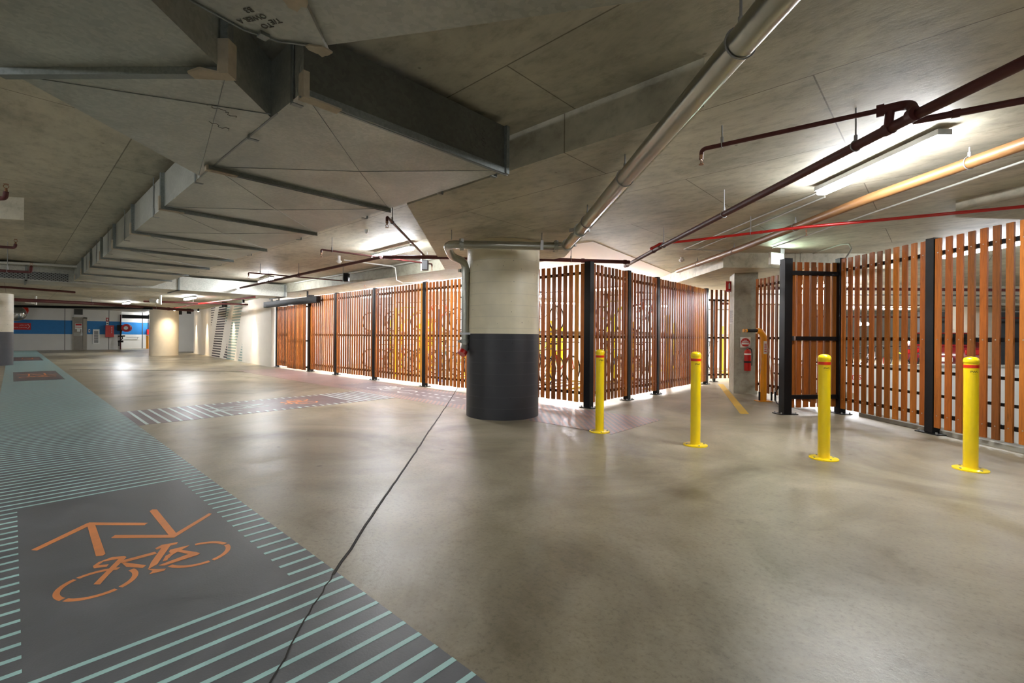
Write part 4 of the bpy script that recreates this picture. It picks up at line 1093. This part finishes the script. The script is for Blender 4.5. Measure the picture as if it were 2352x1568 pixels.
# exit sign
g = PD(1783, 594, 8.7)
ex = empty('exit_sign', g, YAW + .35, 'glowing exit sign box hung above the gate', 'exit sign')
MB().box((-.17, -.03, -.12), (.17, .03, .11), bevel=.006).build('sign_box', M['plastic_white'], ex)
MB().box((-.15, -.033, -.1), (.15, -.03, .09)).build('lit_face', M['exit'], ex)
MB().box((.1, -.01, .11), (.2, .01, 2.9 - g[2])).build('ceiling_bracket', M['steel'], ex)
# camera dome / smoke detectors / little ceiling things
def dome(px, py, z, label, zt=2.9, r=.055):
    x, y = P(px, py, z); o = empty('smoke_detector', (x, y, z), 0, label, 'smoke detector', None)
    MB().lathe([(0, -.045), (r * .5, -.045), (r * .7, -.03), (r, -.012), (r, .012), (0, .012)], n=28).build('housing', M['plastic_white'], o, smooth=True)
    MB().cyl((0, 0, .01), (0, 0, zt - z), .03, n=16).build('mount', M['plastic_white'], o)
dome(779, 600, 2.78, 'white dome camera on the ceiling left of the bright lamp')
dome(1566, 597, 2.84, 'white smoke detector on the ceiling before the receding fence')
dome(842, 530, 2.88, 'small white ceiling sensor near the ribbed duct', r=.03)
# speakers hung along the beam
for (px, py, lb) in ((796, 636, 'small black loudspeaker hanging before the beam near the white dome'), (977, 608, 'small black loudspeaker hanging before the beam near the pillar')):
    g = PZ(px, py, 2.62); o = empty('loudspeaker', g, YAW, lb, 'loudspeaker')
    MB().box((-.06, -.06, -.11), (.06, .06, .09), bevel=.01).build('cabinet', M['black'], o); MB().box((-.09, -.01, -.12), (-.078, .01, 2.9 - g[2])).build('hanger', M['steel'], o)

for k, px in enumerate((1975, 1991)):
    g = PD(px, 743, 25); o = empty('pendant_lamp', g, YAW, ('left', 'right')[k] + ' of two small bright pendant lamps far beyond the right fence', 'pendant lamp')
    MB().lathe([(0, -.12), (.09, -.09), (.12, 0), (.05, .06), (0, .06)], n=16).build('bulb', M['tube_bike'], o, smooth=True)
    MB().cyl((0, 0, .06), (0, 0, 2.9 - g[2]), .01, n=6).build('cord', M['ink'], o)
# ------------------------------------------------------------------ things on the far blue banded wall
def onfar(name, px0, py0, px1, py1, mat, label, cat, gx=GX, t=.04, off=.0):
    a = PGX(px0, (py0 + py1) / 2, gx); c = PGX(px1, (py0 + py1) / 2, gx)
    zt = PGX((px0 + px1) / 2, py0, gx)[2]; zb_ = PGX((px0 + px1) / 2, py1, gx)[2]
    w_, h_ = c[1] - a[1], zt - zb_
    r = empty(name, (gx + off, (a[1] + c[1]) / 2, (zt + zb_) / 2), math.pi / 2, label, cat)
    if mat: MB().box((-w_ / 2, -t, -h_ / 2), (w_ / 2, 0, h_ / 2), bevel=.004).build('panel_face', mat, r)
    return r, w_, h_
s, w_, h_ = onfar('direction_sign', 12, 741, 71, 757, M['sign_red'], 'red sign with white lettering and arrow on blue band', 'sign')
MBx = MB(); MBx.box((w_ / 2 - .06, -.044, -h_ / 2), (w_ / 2, -.04, h_ / 2)) ; MBx.bm.free()
for body, z in (('LIFTS TO', .07), ('ZENITH THEATRE', -.08)):
    text('lettering', body, .088, (w_ / 2 - .18, -.045, z), math.pi / 2, 0, M['sign_white'], s, align='RIGHT', extrude=.004)
b = MB(); b.tube([(w_ / 2 - .15, -.05, .15), (w_ / 2 - .06, -.05, 0), (w_ / 2 - .15, -.05, -.15)], .014, n=6); b.build('arrow', M['sign_white'], s)
da_, db_ = PGX(166, 765, GX), PGX(199.5, 765, GX)
dr = empty('door_1', (GX, (da_[1] + db_[1]) / 2, 0), math.pi / 2); dr['kind'] = 'structure'; dr['label'] = 'grey service door with warning sign in the blue banded wall'
dw = db_[1] - da_[1]; DH = PGX(185, 728.5, GX)[2]
MB().box((-dw / 2 + .07, -.03, .01), (dw / 2 - .2, .0, DH - .07)).build('door_leaf', M['door'], dr)
b = MB(); b.box((-dw / 2, -.06, 0), (-dw / 2 + .07, .0, DH)); b.box((dw / 2 - .2, -.06, 0), (dw / 2, .0, DH)); b.box((-dw / 2, -.06, DH - .07), (dw / 2, .0, DH)); b.build('door_frame', M['doorframe'], dr)
MB().box((-dw / 2 + .07, -.036, 1.0), (dw / 2 - .2, -.03, 1.24)).build('name_plate', M['conduit'], dr)
b = MB(); b.cyl((dw / 2 - .27, -.03, 1.08), (dw / 2 - .27, -.09, 1.08), .03, n=10); b.box((dw / 2 - .36, -.1, 1.06), (dw / 2 - .25, -.08, 1.1)); b.box((dw / 2 - .29, -.05, 1.1), (dw / 2 - .25, -.03, 1.5)); b.build('handle', M['steel'], dr)
b = MB(); b.box((-.24, -.037, 1.48), (.12, -.031, 1.88)); b.box((-.14, -.037, 1.3), (.02, -.031, 1.5)); b.build('warning_sign', M['sign_white'], dr)
b = MB(); b.box((-.22, -.04, 1.74), (.1, -.036, 1.85)); b.box((-.22, -.04, 1.6), (.1, -.036, 1.64)); b.build('warning_stripe', M['sign_red'], dr)
v, w_, h_ = onfar('vent', 170, 709, 190, 722.5, M['louvre'], 'dark square vent over the grey service door', 'vent')
v, w_, h_ = onfar('louvre_grille', 213, 756, 228.5, 790, M['sign_white'], 'white framed louvre grille right of the grey door', 'grille')
b = MB()
for i in range(11):
    z = -h_ / 2 + .1 + i * (h_ - .2) / 11; b.box((-w_ / 2 + .07, -.045, z), (w_ / 2 - .07, -.038, z + (h_ - .2) / 11 * .55))
b.build('louvres', M['louvre'], v)
c, w_, h_ = onfar('hose_cabinet', 241, 747, 260.5, 774, M['red'], 'red fire hose cabinet on the blue banded wall', 'cabinet', t=.3)
b = MB()
for i in range(4): b.box((w_ * .2, -.306, .25 - i * .13), (w_ * .27, -.3, .33 - i * .13))
b.build('lettering_strip', M['sign_white'], c)
c, w_, h_ = onfar('cabinet_sign', 243.5, 729.5, 249, 738, M['sign_red'], 'small red sign above the red hose cabinet', 'sign'); MB().box((-.03, -.045, -.07), (.03, -.04, .07)).build('symbol', M['sign_white'], c)
c, w_, h_ = onfar('cabinet_notice', 243.5, 738.5, 249.5, 746, M['sign_white'], 'small white notice between sign and red hose cabinet', 'notice'); MB().box((-.05, -.045, -.05), (.05, -.04, .02)).build('symbol', M['ink'], c)
c, w_, h_ = onfar('switch_box', 203, 756, 207, 763, M['steel'], 'steel switch plate right of the grey door', 'switch'); MB().box((-.03, -.05, -.05), (.03, -.04, .05)).build('switch', M['ink'], c)
# convex mirror
g = PGX(37, 719, GX + .6)
mr = empty('convex_mirror', g, YAW + math.radians(40), 'round convex traffic mirror with orange hood by the left column', 'mirror')
Rm = .47
prof = [(0, .1), (Rm * .35, .088), (Rm * .65, .058), (Rm * .9, .015), (Rm, -.02), (Rm, -.05), (0, -.06)]
MB().lathe(prof, Matrix.Rotation(math.pi / 2, 4, 'X'), n=40).build('mirror_face', M['mirror'], mr, smooth=True)
MB().torus((0, .02, 0), (0, 1, 0), Rm + .012, .03, n=40, a0=0, a1=2 * math.pi).build('rim', M['door'], mr, smooth=True)
hood = MB()
for i in range(14):
    t0, t1 = math.radians(-10 + i * 9), math.radians(-10 + (i + 1) * 9)
    for_ = [(Rm + .02, -.02), (Rm + .02 + .2 * math.sin(math.pi * (i + .5) / 14), -.14)]
    q = [hood.bm.verts.new((r_ * math.cos(t), y_, r_ * math.sin(t))) for t in (t0, t1) for r_, y_ in for_]
    hood.bm.faces.new((q[0], q[1], q[3], q[2]))
bmesh.ops.solidify(hood.bm, geom=hood.bm.faces[:], thickness=.012)
hood.build('hood', M['redband'], mr)
MB().cyl((0, .03, .1), (0, .5, .35), .025, n=10).build('arm', M['steel'], mr)
# hose reel on the return wall
g = PGX(291, 753, GX + .55)
hr = empty('hose_reel', g, YAW + math.radians(25), 'red fire hose reel with white hub beside the recess', 'hose reel')
MB().box((-.6, .1, -.04), (-.2, .5, .04)).build('wall_arm', M['ink'], hr)
for yy in (-.16, .1): MB().cyl((0, yy, 0), (0, yy + .03, 0), .29, n=32).build('reel_disc', M['red'], hr, smooth=True)
MB().cyl((0, -.13, 0), (0, .1, 0), .22, n=28).build('hose_coil', M['rubber'], hr, smooth=True)
MB().cyl((0, -.175, 0), (0, -.158, 0), .13, n=24).build('hub', M['sign_white'], hr, smooth=True)
MB().box((-.55, -.1, -.22), (-.2, .08, .22), bevel=.03).build('rear_reel', M['rubber'], hr)
b = MB(); b.tube([(-.3, 0, -.2), (-.35, 0, -.6), (-.2, 0, -.75), (-.45, 0, -1.0), (-.45, 0, -1.35)], .035, n=8, bend=.1); b.cyl((-.5, 0, -.62), (-.1, 0, -.6), .05, n=10); b.cyl((-.5, 0, -1.0), (-.2, 0, -1.0), .07, n=12); b.build('valve', M['ink'], hr)
r = empty('riser_pipe', PGX(277, 760, GX + .1)[:2] + (0,), 0, 'dark red riser pipe left of the hose reel', 'pipe'); MB().cyl((0, 0, 0), (0, 0, 2.6), .04, n=10).build('pipe_run', M['pipe_red'], r)
# recess
c, w_, h_ = onfar('extinguisher_box', 336.5, 756, 344, 768, M['red'], 'small red box on the recessed wall', 'cabinet', gx=GX2, t=.2)
MB().cyl((0, -.05, h_ / 2), (0, -.05, 1.4), .03, n=8).build('riser', M['ink'], c)
a, c_ = PGX(290, 774, GX2 + .1), PGX(320, 773, GX2 + .1)
r = empty('hand_rail', a, 0, 'grey handrail on the recessed wall', 'handrail'); MB().cyl((0, 0, 0), (0, c_[1] - a[1], 0), .025, n=8).build('rail', M['steel'], r)
MB().cyl((0, c_[1] - a[1] - .1, 0), (-.1, c_[1] - a[1] - .1, -.12), .02, n=6).build('bracket', M['steel'], r)
g = PGX(338.5, 790, GX2 + 1.0); r = empty('guard_post', (g[0], g[1], 0), 0, 'yellow guard post in the far recess', 'bollard')
MB().cyl((0, 0, .01), (0, 0, 1.02), .085, n=20).build('tube', M['amber'], r, smooth=True); MB().box((-.16, -.16, 0), (.16, .16, .015)).build('base_plate', M['amber'], r)
g = P(352.5, 812); r = empty('guard_channel', (*W(-20.6, 27.0), 0), YAW, 'yellow guard channel at the left of the cream column', 'guard')
g = W(-20.72, 26.9)
r.location = (g[0], g[1], 0); MB().box((-.08, -.05, .25), (.08, .05, 1.4), bevel=.01).build('guard_face', M['amber'], r)
MB().box((-.1, .05, 0), (-.02, .12, 2.62)).build('post', M['conduit'], r)
for px, py, lb in ((71, 692, 'white security camera under the dark red pipe at far left'), (357, 690, 'white bracketed camera over the cream round column')):
    g = PZ(px, py, 2.42); o = empty('security_camera', g, YAW, lb, 'camera')
    MB().cyl((-.16, 0, 0), (.14, -.05, -.03), .08, n=14).build('camera_body', M['plastic_white'], o, smooth=True)
    MB().box((.16, -.02, -.14), (.22, .02, .2)).build('bracket', M['plastic_white'], o); MB().cyl((-.19, 0, 0), (-.16, 0, 0), .06, n=12).build('lens', M['ink'], o)
for px, py, lb in ((516, 697, 'black loudspeaker hanging over the sage ladder stripes'), (413, 716, 'black fitting over the gap left of the feature wall'), (434, 714, 'black fitting beside the left end of the feature wall')):
    g = PD(px, py, 20.5 if px > 500 else 27); o = empty('loudspeaker', g, YAW, lb, 'loudspeaker')
    MB().box((-.08, -.08, -.16), (.08, .08, .16), bevel=.01).build('cabinet', M['rubber'], o); MB().cyl((0, 0, .16), (0, 0, 2.62 - g[2]), .012, n=6).build('hanger', M['ink'], o)

# ------------------------------------------------------------------ bicycles and racks
def make_bike(frame, label='', group=None):
    r = empty('bicycle', (0, 0, 0), 0, label, 'bicycle', group)
    R = .33
    for x in (-.5, .5):
        wl = MB().torus((x, 0, R), (0, 1, 0), R - .018, .018, n=36, m=7).build('wheel', M['rubber'], r, smooth=True)
        b = MB(); b.torus((x, 0, R), (0, 1, 0), R - .045, .009, n=32, m=5); b.cyl((x, -.03, R), (x, .03, R), .022, n=10)
        for k in range(12):
            t = k * math.pi / 6 + .1; b.cyl((x, 0, R), (x + (R - .045) * math.cos(t), 0, R + (R - .045) * math.sin(t)), .0022, n=3)
        b.build('rim', M['bolt'], wl)
    BB, ST, HT, HB = (-.04, 0, .3), (-.2, 0, .78), (.36, 0, .82), (.39, 0, .68)
    b = MB()
    for p, q, t in ((BB, ST, .017), (BB, HB, .02), (ST, HT, .016), (HT, HB, .02)): b.cyl(p, q, t, n=10)
    for s in (-1, 1):
        b.cyl((-.5, s * .05, R), (-.04, s * .02, .3), .009, n=6); b.cyl((-.5, s * .05, R), (-.19, s * .015, .76), .008, n=6)
    b.build('frame', frame, r, smooth=True)
    b = MB()
    for s in (-1, 1): b.tube([(.39, s * .045, .68), (.44, s * .05, .5), (.5, s * .05, R)], .011, n=6)
    b.build('fork', frame, r, smooth=True)
    MB().tube([(.36, -.29, .98), (.4, -.2, 1.0), (.37, 0, .98), (.4, .2, 1.0), (.36, .29, .98)], .012, n=8, bend=.05).cyl((.36, 0, .82), (.37, 0, .98), .014, n=8).build('handlebar', M['rubber'], r, smooth=True)
    MB().cyl((-.2, 0, .78), (-.23, 0, .93), .013, n=8).prism([(-.36, -.07), (-.34, .07), (-.2, .05), (-.08, .015), (-.08, -.015), (-.2, -.05)], .93, .97).build('saddle', M['rubber'], r)
    b = MB(); b.torus((-.04, .045, .3), (0, 1, 0), .09, .006, n=24, m=4); b.cyl((-.04, .05, .3), (.09, .06, .2), .01, n=6); b.cyl((-.04, -.05, .3), (-.17, -.06, .4), .01, n=6)
    b.box((.05, .06, .19), (.13, .13, .21)); b.box((-.21, -.13, .39), (-.13, -.06, .41)); b.build('crank', M['bolt'], r)
    return r
FR = ['bike_black', 'bike_silver', 'bike_red', 'bike_teal', 'bike_lime']
CN = {'bike_black': 'black', 'bike_silver': 'silver', 'bike_red': 'red', 'bike_teal': 'teal', 'bike_lime': 'lime green'}
protos = {}
def place_bike(kind, x, y, z, rz, label, group, lean=0.0):
    if kind not in protos: o = make_bike(M[kind]); protos[kind] = o
    else: o = copy_tree(protos[kind])
    tag(o, label, 'bicycle', group)
    o.location = (x, y, z); o.rotation_euler = (lean, 0, rz)
    return o
def make_rack(x0, x1, y, label):
    r = empty('bicycle_rack', ((x0 + x1) / 2, y, 0), 0, label, 'bicycle rack', 'yellow two tier bicycle racks')
    h = (x1 - x0) / 2
    for s in (-1, 1):
        MB().box((s * h - .05, .35, 0), (s * h + .05, .45, 1.75)).build('upright', M['yellow'], r)
        MB().box((s * h - .04, -.6, 1.24), (s * h + .04, .45, 1.3)).build('arm', M['housing'], r)
        MB().box((s * h - .08, -.7, 0), (s * h + .08, .5, .03)).build('foot', M['yellow'], r)
    MB().box((-h, .38, 1.26), (h, .42, 1.3)).build('beam', M['steel'], r); MB().box((-h, .38, .1), (h, .42, .14)).build('beam', M['steel'], r)
    n = 4
    for i in range(n):
        xx = -h + (i + .5) * 2 * h / n
        for z in (.05, 1.3): MB().box((xx - .035, -.85, z), (xx + .035, .8, z + .03)).build('wheel_tray', M['housing'], r)
    for i in range(n):
        xx = -h + (i + .5) * 2 * h / n
        if i % 2: MB().box((xx - .025, .3, 0), (xx + .025, .36, 1.6)).build('guide_post', M['yellow'], r)
    return r
wh = ['behind the sliding door', 'behind the second timber panel', 'behind the third timber panel', 'just left of the pillar downpipe', 'right behind the fence corner']
random.seed(5)
kk = 0
for i, (x0, x1) in enumerate(((-14.6, -12.4), (-12.2, -10.2), (-10.0, -8.0), (-7.8, -6.2), (-6.4, -4.9))):
    y = 8.9 if i < 4 else 8.6
    if i == 4: y = 10.6
    make_rack(x0, x1, y, 'yellow two tier bicycle rack ' + wh[i])
    for j in range(3):
        for z, tn in ((.08, 'lower'), (1.33, 'upper')):
            if tn == 'upper' and (i + j) % 2: continue
            kind = FR[kk % 5]; kk += 1
            xx = x0 + (j * 1.25 + .5) * (x1 - x0) / 4
            place_bike(kind, xx, y - .05, z, math.pi / 2, '%s bicycle, %s tier, %s, %s' % (CN[kind], tn, wh[i], ('first', 'middle', 'last')[j]), 'bicycles parked in the yellow racks')
for i, (x0, lb) in enumerate(((-15.5, 'against the back wall at the left'), (-10.8, 'against the back wall at the centre'))):
    make_rack(x0, x0 + 2.2, 17.6, 'yellow two tier bicycle rack ' + lb)
    for j in range(2):
        kind = FR[kk % 5]; kk += 1
        place_bike(kind, x0 + .4 + j * .9, 17.5, .08, math.pi / 2, '%s bicycle %s, %s one' % (CN[kind], lb, ('left', 'right')[j]), 'bicycles parked in the yellow racks')
q = W(6.5, 16.2); make_rack(q[0] - 1, q[0] + 1, q[1], 'yellow two tier bicycle rack seen through the passage panel')
for j, kind in enumerate(('bike_black', 'bike_silver')): place_bike(kind, q[0] - .5 + j * .8, q[1], .08, math.pi / 2, '%s bicycle seen through the passage panel' % CN[kind], 'bicycles parked in the yellow racks')
# blue and yellow columns of pipe inside the store
for px, d, c, h, lb in ((1364, 9.5, 'pole_blue', 1.95, 'blue pole just behind the corner post'), (1642, 14.0, 'pole_blue', 2.05, 'blue pole behind the passage panel'), (1010, 12.2, 'pole_blue', 1.9, 'blue pole left of the round pillar'),
                        (1297, 11.2, 'yellow', 2.0, 'yellow pole right of the round pillar'), (908, 13.4, 'yellow', 2.0, 'yellow pole behind the post before the pillar')):
    g = PD(px, 800, d); o = empty('store_pole', (g[0], g[1], 0), 0, lb, 'pole'); MB().cyl((0, 0, 0), (0, 0, h), .04, n=14).build('tube', M[c], o, smooth=True); MB().cyl((0, 0, 0), (0, 0, .012), .09, n=14).build('base_plate', M[c], o)
# beyond the right fence: bicycles, car, shutter
for i, (px, d, kind) in enumerate(((1965, 12.6, 'bike_black'), (2000, 13.1, 'bike_silver'), (2035, 12.7, 'bike_red'), (2068, 13.2, 'bike_lime'), (2100, 12.8, 'bike_black'))):
    g = PD(px, 800, d); place_bike(kind, g[0], g[1], .0, YAW + math.radians(24 + 14 * i % 50), '%s bicycle beyond the parapet, %s from the gate' % (CN[kind], ('first', 'second', 'third', 'fourth', 'fifth')[i]), 'bicycles parked beyond the parapet')
def make_car(x, y, rz, mat, label):
    r = empty('car', (x, y, 0), rz, label, 'car')
    prof = [(-2.1, .35), (-2.15, .75), (-2.05, .98), (-1.75, 1.02), (-1.35, 1.4), (-.2, 1.47), (.5, 1.42), (1.15, 1.02), (1.95, .88), (2.12, .6), (2.1, .35)]
    bm = MB(); secs = []
    for yy, sh, top in ((-.86, .93, .0), (-.8, 1.0, .0), (-.62, 1.0, 1.0), (.62, 1.0, 1.0), (.8, 1.0, .0), (.86, .93, .0)):
        ring = []
        for px_, pz in prof:
            z = pz if top or pz < 1.0 else 1.0 + (pz - 1.0) * .25
            ring.append(bm.bm.verts.new((px_ * sh, yy, z * (1 if sh == 1 else .98))))
        secs.append(ring)
    for A, B in zip(secs, secs[1:]):
        for k in range(len(prof)): bm.bm.faces.new((A[k], A[(k + 1) % len(prof)], B[(k + 1) % len(prof)], B[k]))
    bm.bm.faces.new(secs[0]); bm.bm.faces.new(secs[-1][::-1])
    bm.build('body', mat, r, smooth=True)
    for xx in (-1.3, 1.3):
        for yy in (-.78, .78):
            MB().cyl((xx, yy - .1, .31), (xx, yy + .1, .31), .31, n=24).build('wheel', M['rubber'], r, smooth=True)
    MB().prism([(-1.72, 1.06), (-1.4, 1.37), (-1.33, 1.37), (-1.6, 1.06)], -.58, .58, Matrix.Rotation(math.pi / 2, 4, 'X')).build('rear_window', M['glass'], r)
    for s in (-1, 1):
        MB().box((-2.17, s * .6 - .15, .78), (-2.08, s * .6 + .15, .92), bevel=.02).build('tail_light', M['taillight'], r)
        MB().prism([(-1.2, 1.08), (-1.15, 1.34), (.35, 1.34), (.95, 1.08)], s * .815 - .01, s * .815 + .01, Matrix.Rotation(math.pi / 2, 4, 'X')).build('side_window', M['glass'], r)
    MB().box((-2.18, -.2, .58), (-2.14, .2, .7)).build('number_plate', M['sign_white'], r)
    MB().box((-2.17, -.75, .5), (-2.13, .75, .52)).build('bumper_trim', M['steel'], r)
    return r
g = PD(2158, 800, 14.6); make_car(g[0], g[1], YAW + math.radians(49), M['carred'], 'dark red car parked beyond the parapet behind the tall black post')
st = flat('wall_shutter', Wbox((19.5, 22.0), (27, 22.2)), 0, 2.6, M['roller']); struct(st, 'grey roller shutter wall beyond the parking floor')
# warning board on the parapet
g = PD(1975, 862, 10.86)
s = empty('parapet_sign', g, YAW, 'white sign with red letters on the parapet behind the gate post', 'sign')
MB().box((-.5, -.012, -.2), (.5, 0, .2)).build('board', M['sign_white'], s)
text('lettering', 'S D S E O', .15, (0, -.014, -.05), math.pi / 2, 0, M['sign_red'], s)
# pipes seen beyond the right fence
for k, (y, z, mt, lb) in enumerate(((12.5, 2.55, 'pipe_red', 'dark red pipe crossing beyond the right fence, nearest'), (13.6, 2.5, 'housing', 'pale pipe crossing beyond the right fence'), (15.5, 2.35, 'pipe_red', 'dark red pipe crossing beyond the right fence, middle one'), (18, 2.3, 'housing', 'pale pipe crossing beyond the pale column'), (21, 2.2, 'pipe_red', 'dark red pipe crossing farthest beyond the right fence'))):
    o = empty('overhead_pipe', (*W(8, y), z), YAW, lb, 'pipe'); MB().cyl((-1, 0, 0), (20, 0, 0), .04 if mt == 'pipe_red' else .025, n=10).build('pipe_run', M[mt], o, smooth=True)
    b = MB()
    for xx in (1, 6, 12): b.cyl((xx, 0, 0), (xx, 0, 2.9 - z), .008, n=5)
    b.build('hanger', M['bolt'], o)
struct(flat('beam_beyond', Wbox((7.7, 14.6), (32, 15.0)), 2.3, 2.9, M['slab']), 'concrete beam beyond the ramp')
